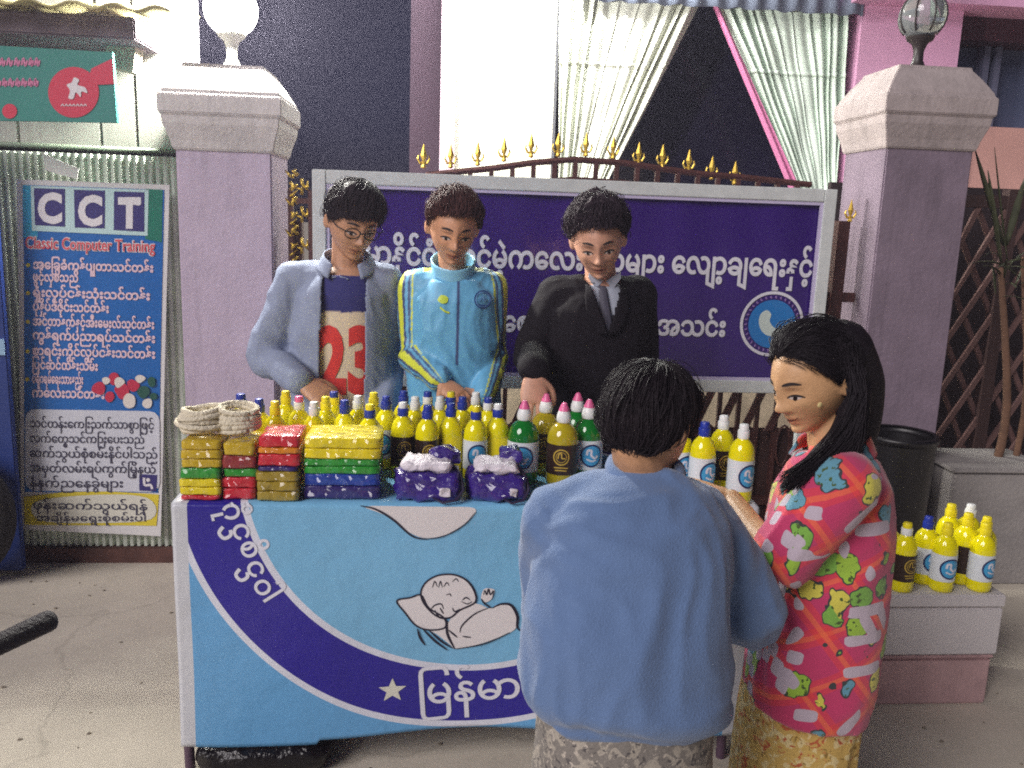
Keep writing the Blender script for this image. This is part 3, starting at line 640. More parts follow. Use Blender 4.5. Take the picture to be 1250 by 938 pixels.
l.new(mxy.outputs[2], p.inputs['Base Color']); p.inputs['Roughness'].default_value = .3; p.inputs['Coat Weight'].default_value = .25; p.inputs['Coat Roughness'].default_value = .2
nb = n.new('ShaderNodeTexNoise'); nb.inputs['Scale'].default_value = 9; nb.inputs['Detail'].default_value = 3; tc = n.new('ShaderNodeTexCoord'); l.new(tc.outputs['Object'], nb.inputs[0])
b = n.new('ShaderNodeBump'); b.inputs['Strength'].default_value = .35; b.inputs['Distance'].default_value = .02; l.new(nb.outputs[0], b.inputs['Height']); l.new(b.outputs[0], p.inputs['Normal'])
NU, NV, NT = 150, 60, 16
def zbot(x): return .098+.012*math.sin(x*5+1)+(.012 if x > -.3 else 0)
mb = MB(); uvs = []
for j in range(NV+NT+1):
    for i in range(NU+1):
        x = xa+(xb-xa)*i/NU
        v = zbot(x)+(ZT-zbot(x))*j/NV if j <= NV else ZT+(YB-YT)*(j-NV)/NT
        q = fnC(x, v, 0)
        if j == NV: q = V((x, YT+.003, ZT-.002))
        mb.v.append(tuple(q)); uvs.append((x, v))
for j in range(NV+NT):
    for i in range(NU): a = j*(NU+1)+i; mb.f.append((a, a+1, a+NU+2, a+NU+1))
co_ = build('banner_sheet', mb, cm, cl, world=True, smooth=True)
ul = co_.data.uv_layers.new(name='UVMap')
for lp_ in co_.data.loops: ul.data[lp_.index].uv = uvs[lp_.vertex_index]
md = co_.modifiers.new('thickness', 'SOLIDIFY'); md.thickness = .0012; md.offset = 1
wp = mat('banner_white_print', S(226, 226, 236), rough=.35)
mb = MB()
def polar(px, py): a = atC(px, py); return a
for s_, px, py in (('ဂို', 284, 624), ('င', 296, 648), ('စိ', 306, 669), ('င', 314, 692), ('ဝါ', 325, 717)):
    c_ = atC(px, py); up = math.atan2(ec[1]-c_[1], ec[0]-c_[0]); r = up-math.pi/2
    vs, fs, isl = text2(s_, .070, .016, 'c'); put(mb, (vs, fs, isl), fnC, .0028, (c_[0]-.021*math.cos(up), c_[1]-.021*math.sin(up)), r)
for px, py in ((276, 650), (297, 700)):
    c_ = atC(px, py); put(mb, stroke2([(c_[0]-.006, c_[1]+.016), (c_[0]-.016, c_[1]), (c_[0]-.004, c_[1]-.014), (c_[0]+.012, c_[1]-.006), (c_[0]+.012, c_[1]+.008)], .009), fnC, .0028)
c_ = atC(574, 862); vs, fs, isl = text2('ြမန်မာ', .108, .012, 'c'); put(mb, (vs, fs, isl), fnC, .0028, (c_[0], c_[1]+.012), rad(4))
build('lettering', mb, wp, cl, world=True)
c_ = atC(479, 843); mb = MB(); put(mb, fill2([(c_[0]+(.038 if k % 2 == 0 else .016)*math.sin(k*math.pi/5), c_[1]+(.036 if k % 2 == 0 else .015)*math.cos(k*math.pi/5)) for k in range(10)], 2), fnC, .0028); build('star', mb, mat('star_print', S(226, 224, 210), rough=.35), cl, world=True)
ink = mat('black_print', S(34, 30, 50), rough=.4); whitep = mat('figure_white_print', S(228, 222, 222), rough=.35)
def FC(pts, n=4, sub=3): return fill2([atC(*q) for q in smooth2(pts, n, True)], sub)
def SC(pts, wd=.004, closed=False): return stroke2([atC(*q) for q in pts], wd, 6, closed, taper=not closed)
zx = lambda x, y: (470+x*190/1250, 680+y*130/855)
head = [(300, 240), (290, 310), (330, 390), (420, 470), (520, 480), (600, 420), (720, 360), (720, 280), (660, 190), (560, 140), (440, 140), (350, 180)]
pillow = [(95, 345), (160, 440), (250, 545), (360, 580), (480, 560), (470, 480), (350, 400), (290, 300), (200, 320)]
bodyp = [(520, 500), (500, 600), (560, 730), (700, 710), (860, 660), (1040, 580), (1060, 470), (1010, 390), (900, 380), (840, 410), (730, 370), (600, 420)]
feet = [(340, 570), (420, 620), (520, 700), (560, 735), (560, 620), (500, 560), (400, 540)]
hand = [(770, 330), (790, 260), (840, 250), (880, 270), (850, 340), (800, 360)]
mb = MB(); put(mb, FC([zx(*q) for q in pillow]), fnC, .003); put(mb, FC([zx(*q) for q in feet]), fnC, .0034); put(mb, FC([zx(*q) for q in bodyp]), fnC, .0038); put(mb, FC([zx(*q) for q in hand]), fnC, .0038); put(mb, FC([zx(*q) for q in head]), fnC, .0042)
build('sleeping_baby_print', mb, whitep, cl, world=True)
mb = MB()
for pts, wd in ((pillow, .0055), (head, .006)): put(mb, SC([zx(*q) for q in pts], wd*.8, True), fnC, .0048)
for pts, wd in (([(500, 500), (500, 610), (560, 735)], .007), ([(860, 405), (930, 375), (1010, 385), (1060, 470), (1060, 560), (1100, 595)], .007), ([(600, 600), (620, 540), (720, 450), (840, 400)], .004), ([(560, 735), (800, 690), (1000, 600)], .0035), ([(260, 570), (280, 640), (320, 705)], .006), ([(300, 570), (400, 670), (500, 745)], .006), ([(350, 580), (450, 670), (545, 730)], .006),
    ([(370, 410), (400, 380), (450, 370), (470, 410)], .004), ([(400, 420), (440, 480), (520, 480)], .005), ([(440, 400), (470, 450)], .004), ([(490, 300), (520, 290), (530, 310)], .003), ([(620, 340), (650, 320), (685, 340)], .004), ([(610, 350), (660, 370), (700, 350)], .003), ([(540, 400), (560, 430), (600, 410)], .004), ([(770, 330), (800, 370), (855, 405)], .005), ([(790, 300), (800, 265), (815, 300), (830, 255), (845, 300), (870, 270), (860, 340)], .0035), ([(380, 240), (400, 190), (420, 235)], .003), ([(430, 240), (445, 190), (460, 240)], .003), ([(470, 235), (495, 200), (515, 225)], .003), ([(540, 195), (570, 170), (590, 195)], .003), ([(620, 630), (690, 640)], .004), ([(510, 580), (580, 640)], .005)):
    put(mb, SC([zx(*q) for q in pts], wd), fnC, .005)
build('baby_outline_print', mb, ink, cl, world=True)
wing = [(446, 618), (470, 629), (500, 650), (522, 657), (552, 650), (574, 634), (579, 620), (540, 618.5), (500, 618)]
mb = MB(); put(mb, FC(wing, 4, 3), fnC, .003); build('hand_print', mb, whitep, cl, world=True)
mb = MB(); put(mb, SC([(440, 617), (458, 621), (480, 634), (503, 654), (522, 658)], .006), fnC, .0045); put(mb, SC([(515, 658), (540, 655), (566, 641), (580, 625)], .003), fnC, .0045); build('hand_outline_print', mb, ink, cl, world=True)
# black bag under the table
bag = MB(); 
bag.rbox((-.62, 2.085, .003), (-.27, 2.42, .088), r=.035, bulge=.006, seed=4, amp=.012, fq=18)
tag(build('plastic_bag', bag, mat('black_bag_film', S(20, 16, 20), rough=.25, bump=.9, bscale=25, bdist=.02), smooth=True), 'crumpled black plastic bag on the ground under the table', 'bag')

# ------------------------------------------------------------------ bottles
def liquid(nm, c, rough=.1): return mat(nm, c, rough=rough, trans=.12, coat=.6, spec=.5)
LIQ = {'yellow': liquid('yellow_soap', S(252, 240, 8)), 'green': liquid('green_soap', S(20, 120, 40)), 'olive': liquid('olive_soap', S(190, 172, 30))}
CAPC = {'blue': mat('blue_cap', S(34, 56, 160), rough=.35), 'yellow': mat('yellow_cap', S(240, 222, 30), rough=.35), 'white': mat('white_cap', S(236, 238, 236), rough=.35), 'pink': mat('pink_cap', S(232, 110, 160), rough=.35)}
LABM = {'black': mat('black_label', S(48, 32, 26), rough=.35), 'blue': mat('white_label', S(222, 228, 232), rough=.35), 'yellow': mat('yellow_label', S(250, 232, 30), rough=.4)}
gold_ink = mat('gold_ink', S(200, 168, 70), rough=.4); navy_ink = mat('navy_ink', S(28, 44, 96), rough=.4); sky_ink = mat('sky_ink', S(70, 165, 215), rough=.35)
PROTO = {}; MESHES = {}
def cyl(r, zc): return lambda u, v, h: V(((r+h)*math.sin(u/r), -(r+h)*math.cos(u/r), zc+v))
def part_mesh(key, name, fn_, m, parent, smooth='auto'):
    if key not in MESHES:
        o = build(name, fn_(), m, parent, smooth=smooth); MESHES[key] = o.data; return o
    o = bpy.data.objects.new(name, MESHES[key]); C.objects.link(o); o.parent = parent; return o
def bottle(liq, lab, cap, loc, rz, label, group, k=1.0, over=None, big=False):
    t = thing('soap_bottle', label, 'bottle', loc, group); t.rotation_euler = (0, 0, rz); t.scale = (k, k, max(k, 1.06) if not big else k)
    R = .040 if big else .034; H = .2 if big else .19
    prof = [(.001, .0015), (R*.86, 0), (R*.98, .006), (R, .015), (R, .118), (R*.985, .124), (R*.93, .136), (R*.78, .149), (R*.55, .158), (.014, .163), (.0135, .168)]
    part_mesh(('b', liq, big), 'body', lambda: MB().lathe(prof, 28), LIQ[liq], t, True)
    r = R+.0007
    part_mesh(('l', lab, big), 'label', lambda: MB().lathe([(r, .034), (r, .112)], 32, cap=False), LABM[lab], t, True)
    f = cyl(r, .073)
    if lab == 'black':
        def g():
            m = MB(); put(m, disc2((0, .008), .021, 32, .018), f, .0006); put(m, disc2((0, .008), .014, 28, .0125), f, .0006)
            put(m, stroke2([(-.008, .004), (-.006, .016), (.0, .018), (.002, .006), (.01, .006)], .003), f, .0008)
            for i in range(2): put(m, stroke2([(-.018+.003*i, -.020-.007*i), (0, -.019-.007*i), (.018-.003*i, -.020-.007*i)], .0028), f, .0006)
            return m
        part_mesh(('e', lab, big), 'emblem', g, gold_ink, t, False)
    elif lab == 'blue':
        part_mesh(('e1', lab, big), 'emblem_ring', lambda: put(MB(), disc2((0, 0), .0305, 40, .0255), f, .0006), navy_ink, t, False)
        def gd():
            m = MB(); rings = [(0, .0085), (.0085, .017), (.017, .0258)]
            for a, b_ in rings: put(m, disc2((0, 0), b_, 32, a or .0002), f, .0009)
            return m
        part_mesh(('e2', lab, big), 'emblem_field', gd, sky_ink, t, False)
        part_mesh(('e3', lab, big), 'emblem_mark', lambda: put(put(MB(), stroke2([(-.013, .002), (-.011, .014), (-.002, .014), (-.002, .002), (.008, -.006), (.016, 0)], .006), f, .0013), stroke2([(-.014, -.008), (0, -.014), (.012, -.011)], .004), f, .0013), wp, t, False)
    if big:
        part_mesh(('c', cap, big), 'cap', lambda: MB().lathe([(.0165, .164), (.0185, .168), (.0185, .178), (.0165, .186), (.014, .193)], 20), CAPC['white'], t)
        part_mesh(('n', cap, big), 'nozzle', lambda: MB().lathe([(.0140, .1932), (.0125, .199), (.0085, .208), (.006, .213), (.001, .215)], 16), CAPC['pink'], t)
    else:
        part_mesh(('c', cap), 'cap', lambda: MB().lathe([(.0150, .164), (.0156, .166), (.0156, .182), (.0148, .184)], 20), CAPC[cap], t)
        part_mesh(('n', over or cap), 'nozzle', lambda: MB().lathe([(.0125, .1845), (.0125, .196), (.0108, .199), (.006, .200), (.001, .2)], 18), CAPC[over or cap], t)
    return t
ordinal = ['leftmost', 'second', 'third', 'fourth', 'fifth', 'sixth', 'seventh', 'eighth', 'ninth', 'tenth', 'eleventh', 'twelfth', 'thirteenth', 'fourteenth', 'fifteenth', 'sixteenth', 'seventeenth', 'eighteenth', 'rightmost']
labw = {'black': 'black label', 'blue': 'blue emblem', 'yellow': 'yellow label'}
rnd = random.Random(5)
front = [(452, 'black', 'blue', 'yellow'), (491, 'black', 'blue', 'white'), (521, 'black', 'blue', 'blue'), (549, 'yellow', 'blue', 'blue'), (579, 'blue', 'blue', 'yellow'), (606, 'yellow', 'blue', 'white')]
for i, (px, lab, cap, ov) in enumerate(front):
    q = at(px, 575, 2.33)
    bottle('yellow', lab, cap, (q.x, 2.325+(.018 if i % 2 else -.014), ZT+.002), rnd.uniform(-.4, .4), f"yellow soap bottle with {cap if cap == ov else ov + ' tipped ' + cap} cap and {labw[lab]} in front row", 'soap bottles on the stall table', .98, over=ov)
back = [(318, 'black', 'blue', 'blue', 2.36), (337, 'black', 'yellow', 'yellow', 2.33), (366, 'blue', 'white', 'pink', 2.40), (398, 'black', 'yellow', 'yellow', 2.40), (421, 'blue', 'blue', 'blue', 2.36), (437, 'black', 'white', 'white', 2.42), (471, 'blue', 'blue', 'blue', 2.42), (506, 'blue', 'white', 'white', 2.42), (536, 'black', 'white', 'white', 2.43), (563, 'blue', 'blue', 'blue', 2.43), (594, 'blue', 'white', 'blue', 2.43), (350, 'black', 'yellow', 'yellow', 2.47), (384, 'yellow', 'white', 'white', 2.33), (408, 'blue', 'yellow', 'blue', 2.47), (456, 'yellow', 'yellow', 'yellow', 2.47), (492, 'blue', 'blue', 'blue', 2.50), (521, 'blue', 'white', 'blue', 2.50), (549, 'black', 'blue', 'yellow', 2.50), (579, 'black', 'white', 'white', 2.50)]
back.sort(key=lambda q: q[0])
for i, (px, lab, cap, ov, y) in enumerate(back):
    q = at(px, 560, y)
    bottle("yellow", lab, cap, (q.x, y, ZT+.002), rnd.uniform(-.3, .3), f"yellow soap bottle with {cap if cap == ov else ov + ' tipped ' + cap} cap, {ordinal[i]} among the back bottles", 'soap bottles on the stall table', .95, over=ov)
q = at(296, 560, 2.42); bottle('yellow', 'blue', 'blue', (q.x, 2.42, ZT+.002), .2, 'yellow soap bottle with blue cap behind the beige rope coil', 'soap bottles on the stall table', 1.05)
big = [(638, 'green', 'blue', 2.30, 'green bottle with pink nozzle and blue emblem nearest the dark suited man\'s hand'), (686, 'olive', 'black', 2.28, 'olive bottle with gold crest label in front of the other olive one'), (716, 'green', 'blue', 2.33, 'green bottle with pink nozzle nearest the head of the sweater wearer'), (664, 'olive', 'black', 2.40, 'olive bottle with pink nozzle half hidden between green and olive bottles'), (702, 'green', 'blue', 2.42, 'green bottle with the tallest pink nozzle at the back')]
for px, lq, lab, y, lb in big:
    q = at(px, 560, y); bottle(lq, lab, 'pink', (q.x, y, ZT+.002), rnd.uniform(-.2, .2), lb, 'large pink nozzled bottles', 1.08, big=True)
for px, py, lab, cap, ov, y, lb in ((854, 605, 'blue', 'blue', 'blue', 2.16, 'yellow soap bottle with blue cap beside the ear of the sweater wearer'), (901, 607, 'blue', 'white', 'white', 2.14, 'yellow soap bottle with white cap and blue emblem nearest the girl'), (877, 595, 'black', 'white', 'white', 2.24, 'yellow soap bottle with gold crest label between two blue emblem ones'), (826, 590, 'blue', 'blue', 'blue', 2.22, 'yellow soap bottle with blue emblem half hidden by the sweater wearer\'s head')):
    q = at(px, py, y); bottle('yellow', lab, cap, (q.x, y, ZT+.002), rnd.uniform(-.2, .2)+.25, lb, 'soap bottles near the girl', 1.0, over=ov)
q = at(838, 598, 2.12); lt_ = thing('soap_tube', 'small olive tube with pink and white cap lying by the girl\'s hand', 'tube', (q.x, 2.13, ZT+.016))
build('body', MB().limb([(-.03, .02, 0), (.02, -.01, 0), (.05, -.022, 0)], [.013, .014, .012], 12), LIQ['olive'], lt_, smooth=True)
build('cap', MB().lathe([(.010, 0), (.0105, .004), (.0105, .02), (.008, .026)], 14, (-.048, .014, -.004)), CAPC['pink'], lt_, smooth='auto')

# ------------------------------------------------------------------ wrapped towel packs
film = dict(rough=.28, coat=1, bump=.5, bscale=42, bdist=.01, crinkle=38, var=.1, vscale=20)
PC = {'yellow': S(238, 216, 20), 'green': S(46, 150, 50), 'blue': S(36, 66, 160), 'red': S(206, 40, 56), 'maroon': S(150, 50, 52), 'orange': S(226, 140, 30), 'olive': S(164, 140, 40), 'navy': S(52, 40, 110), 'mustard': S(204, 172, 30)}
def zc_(px, py, Y): return at(px, py, Y).z
def stack(px0, px1, layers, Y0, dep, desc, jit):
    r = random.Random(px0); prev = None
    zs = [zc_((px0+px1)/2, y, Y0) for _, _, y in layers]; base = ZT+.003
    hs = [a-b for a, b in zip([zc_((px0+px1)/2, layers[0][1], Y0)]+zs[:-1], zs)]
    z = base
    for k, ((cn, y0_, y1_), h) in enumerate(zip(layers[::-1], hs[::-1])):
        h = max(h, .008)*.99
        xA, xB = at(px0, y1_, Y0).x+r.uniform(-jit, jit), at(px1, y1_, Y0).x+r.uniform(-jit, jit); ya = Y0+r.uniform(-.004, .008)
        mb = MB(); nf = max(1, round(h/.024)); hh = h/nf
        for f_ in range(nf): mb.rbox((xA+r.uniform(0, .003), ya+r.uniform(0, .003), z+hh*f_+.0004), (xB-r.uniform(0, .003), ya+dep, z+hh*(f_+1)-.0004), r=min(.0035, hh*.4), bulge=.0008, seed=r.randint(0, 99), amp=.0028, fq=40)
        n_ = len(layers)-1-k
        pos = 'on top' if n_ == 0 else ('at the bottom' if n_ == len(layers)-1 else f'{["", "second", "third", "fourth"][n_]} from the top')
        tag(build('towel_pack', mb, mat('wrapped_'+cn, PC[cn], **film), smooth=True), f'{cn} cellophane wrapped towel pack {pos} of the {desc}', 'towel pack', 'wrapped towel packs on the stall table')
        z += h
stack(220, 270, [('mustard', 543, 577), ('green', 577, 590), ('yellow', 590, 610), ('red', 610, 616)], 2.115, .13, 'stack at the table corner', .003)
stack(271, 312, [('mustard', 544, 560), ('maroon', 560, 577), ('green', 577, 588), ('red', 588, 615)], 2.118, .13, 'second narrow stack', .003)
stack(314, 366, [('red', 534, 548), ('orange', 548, 556), ('red', 556, 571), ('navy', 571, 577), ('olive', 577, 613)], 2.115, .13, 'red topped stack', .003)
stack(370, 464, [('yellow', 535, 561), ('green', 561, 580), ('blue', 580, 595), ('navy', 595, 611)], 2.125, .15, 'wide yellow topped stack', .002)
# beige rope coils on the corner stacks
ropem = mat('beige_rope', S(226, 216, 192), rough=.9, bump=.8, bscale=120, var=.12, vscale=30)
zt_ = zc_(240, 540, 2.12)
rp_ = MB(); r = random.Random(2)
for px, py, R_, zz in ((248, 530, .062, .0), (292, 520, .05, .006)):
    q = at(px, py, 2.19)
    for k in range(9):
        a0 = r.uniform(0, 6); tl = r.uniform(-.35, .35); tl2 = r.uniform(-.3, .3); rr_ = R_*r.uniform(.7, 1.02); cz = zt_+.016+zz+.0062*k
        rp_.tube([V((q.x+rr_*math.cos(a), 2.19+rr_*.8*math.sin(a), cz+tl*rr_*.5*math.cos(a)+tl2*rr_*.5*math.sin(a))) for a in [a0+2*math.pi*j/22 for j in range(23)]], .007, 8)
tag(build('rope_coil', rp_, ropem, smooth=True), 'loose coils of thick beige rope on the corner towel stacks', 'rope')
# purple packs with white tops
pp = mat('purple_film', S(56, 32, 128), rough=.3, coat=1, bump=.6, bscale=28, bdist=.012, crinkle=34); wf = mat('white_tissue', S(226, 218, 226), rough=.5, bump=.8, bscale=50, bdist=.01)
for px0, px1, yb, yt, lb, sd_ in ((482, 560, 616, 580, 'purple pack with crumpled white top nearest the wide towel stack', 3), (574, 640, 619, 582, 'purple pack with white corner patch beside the blue sweater', 9)):
    A_, B2 = at(px0, yb, 2.12), at(px1, yb, 2.12); hgt = zc_(px0, yt, 2.12)-ZT
    t = thing('purple_pack', lb, 'pack', ((A_.x+B2.x)/2, 2.17, ZT+.003), 'purple packs'); w_ = (B2.x-A_.x)/2
    build('pack_body', MB().rbox((-w_, -.055, 0), (w_, .06, hgt), r=.010, bulge=.004, seed=sd_, amp=.014, fq=34), pp, t, smooth=True)
    build('white_top', MB().rbox((-w_*.8, -.045, hgt+.001), (w_*.75, .05, hgt+.028), r=.012, bulge=.004, seed=sd_+7, amp=.013, fq=45), wf, t, smooth=True)
    build('strap', MB().tube([(w_*.2, -.058, .012), (w_*.5, -.074, .004), (w_*.9, -.07, .010), (w_*1.12, -.05, .03), (w_*1.05, -.03, hgt*.8), (w_*.7, -.01, hgt+.02)], .006, 8, r2=.4), mat('dark_strap', S(36, 26, 60), rough=.5), t, smooth=True)
    build('flap', MB().rbox((w_*.15, .0, hgt+.012), (w_*.95, .05, hgt+.05), r=.006, bulge=.003, seed=sd_+2, amp=.014, fq=40), pp, t, smooth=True)
    build('patch', MB().rbox((w_*.42, -.066, hgt*.25), (w_*.72, -.058, hgt*.55), r=.002, seed=sd_, amp=.006, fq=40), wf, t, smooth=True)

# ------------------------------------------------------------------ foam box with bottles beside the pillar
FY = 2.38
a, b, c_ = at(1064, 727, FY), at(1212, 724, FY), at(1205, 800, FY)
zt2, zm = a.z, c_.z
fx0, fx1 = a.x, b.x+.045
pk = thing('pink_crate', 'dusty pink crate standing under the white foam box', 'crate', ((fx0+fx1)/2, FY+.15, 0))
build('crate_body', MB().box((fx0-.01, FY+.004, 0), (fx1-.012, FY+.3, zm-.012)), mat('dusty_pink', S(182, 150, 150), rough=.8, var=.2, vscale=9), pk, world=True, bevel=.008)
build('crate_rim', MB().box((fx0-.014, FY, zm-.0115), (fx1-.008, FY+.304, zm-.002)), mat('dusty_pink', S(158, 118, 122)), pk, world=True, bevel=.004)
fb = thing('foam_box', 'white foam box with soap bottles standing on top', 'box', ((fx0+fx1)/2, FY+.15, zm))
fm_ = mat('white_foam', S(205, 200, 200), rough=.85, bump=.35, bscale=180, var=.05)
build('box_body', MB().box((fx0, FY, zm), (fx1, FY+.3, zt2-.045)), fm_, fb, world=True, bevel=.006)
build('lid', MB().box((fx0-.003, FY-.003, zt2-.042), (fx1+.003, FY+.303, zt2)), fm_, fb, world=True, bevel=.006)
for i, (px, lab, cap, ov, y) in enumerate(((1098, 'black', 'white', 'yellow', 2.425), (1123, 'blue', 'blue', 'blue', 2.482), (1147, 'blue', 'yellow', 'yellow', 2.425), (1193, 'blue', 'yellow', 'yellow', 2.425), (1217, 'black', 'yellow', 'yellow', 2.482), (1077, 'blue', 'white', 'white', 2.482), (1170, 'black', 'yellow', 'yellow', 2.482), (1148, 'black', 'yellow', 'yellow', 2.57), (1196, 'black', 'white', 'white', 2.57))):
    q = at(px, 720, y); cc = cap if cap == ov else f'{ov} tipped {cap}'
    where = ['nearest the pink jacket', 'the only blue cap there', 'blue emblem, middle of the front', 'blue emblem, near the far end', 'dark label, at far end', 'half behind the jacket', 'dark label, between two blue emblems', 'back row, most hidden', 'back row near the end'][i]
    bottle('yellow', lab, cap, (min(q.x, fx1-.026), y, zt2+.001), rnd.uniform(-.2, .2)+.2, f'yellow soap bottle with {cc} cap on foam box, {where}', 'soap bottles on the foam box', 1.1+(.06 if i > 5 else 0), over=ov)
# black bin by the pillar
a, b = at(1072, 537, 3.0), at(1162, 537, 3.0); bx, br = (a.x+b.x)/2, (b.x-a.x)/2
bn = thing('waste_bin', 'black plastic waste bin in front of the dimmed pillar', 'bin', (bx, 3.12, 0))
build('body', MB().lathe([(br*.8, .004), (br*.82, 0), (br*.97, a.z-.03), (br*.9, a.z-.03), (br*.75, .02)], 32), black_plastic, bn, smooth='auto')
build('rim', MB().lathe([(br*.90, a.z-.03), (br*1.0, a.z-.028), (br*1.03, a.z-.01), (br*1.0, a.z), (br*.9, a.z-.002)], 32, cap=False), black_plastic, bn, smooth=True)
# parked bicycle's handlebar poking in at the frame's edge
g1 = at(64, 756, 1.5); g0 = gz(-8, 790, g1.z)
dv = (g0-g1).normalized()
bc = thing('parked_bicycle', 'black handlebar grip of a bicycle poking in beside the table', 'bicycle', (g0.x-.35, 1.3, 0))
build('grip', MB().tube([g1, g1+dv*.004, g1+dv*.012, g1+dv*.13], [.015, .0185, .0195, .018], 20), mat('grip_rubber', S(36, 26, 34), rough=.7, bump=.6, bscale=150), bc, world=True, smooth='auto')
h0 = g1+dv*.131; h1 = g1+dv*.42
build('handlebar', MB().tube([h0, h0+dv*.1, h1, h1+V((-.12, .1, .02)), h1+V((-.3, .12, .0))], .011, 12), iron_dark, bc, world=True, smooth=True)
st = h1+V((-.14, .10, .0))
build('stem', MB().tube([st+V((0, 0, .03)), st+V((.0, .02, -.25)), V((st.x, st.y+.10, .30))], .016, 12), iron_dark, bc, world=True, smooth=True)
wx = st.x
m_ = MB(); rings = []
for i in range(40):
    q = 2*math.pi*i/40; rings.append([V((wx, st.y+.10, .3))+V((0, math.cos(q), math.sin(q)))*(.28+.02*math.cos(k))+V((1, 0, 0))*.02*math.sin(k) for k in [2*math.pi*j/8 for j in range(8)]])
rings.append(rings[0]); m_.ring_loft(rings, cap=False); build('front_tyre', m_, MATS['rubber'], bc, world=True, smooth=True)
m_ = MB()
for k in range(12): m_.tube([V((wx, st.y+.10, .3)), V((wx, st.y+.10+.262*math.cos(k*math.pi/6), .3+.262*math.sin(k*math.pi/6)))], .0016, 5)
build('spokes', m_, steel, bc, world=True)

# ================================================================== PEOPLE
from mathutils.bvhtree import BVHTree
def remesh(mb, voxel, it=3, fac=.5):
    me = bpy.data.meshes.new('tmp'); me.from_pydata(mb.v, [], mb.f); me.validate()
    bm = bmesh.new(); bm.from_mesh(me); bmesh.ops.recalc_face_normals(bm, faces=bm.faces[:]); bm.to_mesh(me); bm.free()
    o = bpy.data.objects.new('tmp', me); C.objects.link(o)
    m = o.modifiers.new('r', 'REMESH'); m.mode = 'VOXEL'; m.voxel_size = voxel; m.adaptivity = 0
    if it: k = o.modifiers.new('s', 'SMOOTH'); k.factor = fac; k.iterations = it
    dg = bpy.context.evaluated_depsgraph_get(); dg.update()
    r = bpy.data.meshes.new_from_object(o.evaluated_get(dg)); bpy.data.objects.remove(o); bpy.data.meshes.remove(me); return r
def finish(name, me, m, parent, colf=None, dispf=None, cut=None, solid=0):
    """colour, folds and cuts on a world-space mesh, then link it as a part"""
    if dispf or cut or colf:
        N = len(me.vertices); cs = np.empty(N*3); me.vertices.foreach_get('co', cs); cs = cs.reshape(-1, 3)
        ns = np.empty(N*3); me.vertex_normals.foreach_get('vector', ns); ns = ns.reshape(-1, 3)
        if dispf:
            d = np.array([dispf(V(p), V(q)) for p, q in zip(cs, ns)]); cs = cs+ns*d[:, None]; me.vertices.foreach_set('co', cs.ravel())
        if colf:
            at_ = me.color_attributes.new('Col', 'FLOAT_COLOR', 'POINT'); cc = np.ones((N, 4)); cc[:, :3] = [colf(V(p), V(q)) for p, q in zip(cs, ns)]
            at_.data.foreach_set('color', cc.ravel())
        if cut:
            bm = bmesh.new(); bm.from_mesh(me); bmesh.ops.delete(bm, geom=[f for f in bm.faces if cut(f.calc_center_median(), f.normal)], context='FACES'); bm.to_mesh(me); bm.free()
    me.update(); bvh = BVHTree.FromPolygons([q.co.copy() for q in me.vertices], [list(p.vertices) for p in me.polygons])
    o_ = wloc(parent); me.transform(Mx.Translation(-o_))
    me.materials.clear(); me.materials.append(m)
    for p in me.polygons: p.use_smooth = True
    me.name = name; o = bpy.data.objects.new(name, me); C.objects.link(o); o.parent = parent
    if solid: md = o.modifiers.new('thickness', 'SOLIDIFY'); md.thickness = solid; md.offset = -1
    return o, bvh
def sm(a, b, x): t = np.clip((x-a)/(b-a), 0, 1); return t*t*(3-2*t)
def gs(x, z, cx, cz, sx_, sz): return np.exp(-((np.abs(x)-cx)/sx_)**2-((z-cz)/sz)**2)
def hp(d, jaw=1.0, young=0):
    """head surface for unit directions d (x to the person's own right, y to the front, z up)"""
    d = np.atleast_2d(d).astype(float); dx, dy, dz = d.T; t = np.clip(-dz, 0, 1)
    x = .0745*dx*(1-.25*jaw*t**1.7); y = np.where(dy > 0, .090*dy, .095*dy*(1-.40*t)); z = .108*dz+.002
    x = x*(1+.05*np.clip(dz, 0, 1)); f = sm(.15, .6, dy)
    y = y+.020*t**1.5*sm(-.2, .5, dy)+.016*sm(.55, .95, t)*sm(-.3, .4, dy)
    y += f*(.006*gs(x, z, 0, .045, .05, .03)+.012*gs(x, z, 0, .004, .009, .028)+.022*gs(x, z, 0, -.022, .0125, .013)+.010*gs(x, z, .0125, -.027, .007, .007)
         + .005*gs(x, z, .027, .027, .018, .008)-.010*gs(x, z, .030, .010, .014, .011)+.0055*gs(x, z, .031, .008, .010, .007)
         + .006*gs(x, z, .040, -.018, .016, .018)+.008*gs(x, z, 0, -.0515, .020, .0055)+.009*gs(x, z, 0, -.0635, .016, .006)-.006*gs(x, z, 0, -.0575, .020, .0022)
         - .005*gs(x, z, 0, -.073, .02, .005)+.008*gs(x, z, 0, -.090, .018, .012))
    return np.stack([x, y, z], 1)
def sph(nu, nv):
    P = []; Fc = []
    for i in range(nv+1):
        th = math.pi*i/nv
        for j in range(nu): ph = 2*math.pi*j/nu; P.append((math.sin(th)*math.cos(ph), math.sin(th)*math.sin(ph), math.cos(th)))
    for i in range(nv):
        for j in range(nu): k = (j+1) % nu; Fc.append((i*nu+j, (i+1)*nu+j, (i+1)*nu+k, i*nu+k))
    return np.array(P), Fc
SPH = sph(110, 90)
def frame(f, up=(0, 0, 1)):
    f = V(f).normalized(); x = f.cross(V(up)).normalized(); u = x.cross(f).normalized(); return Mx((x, f, u)).transposed()
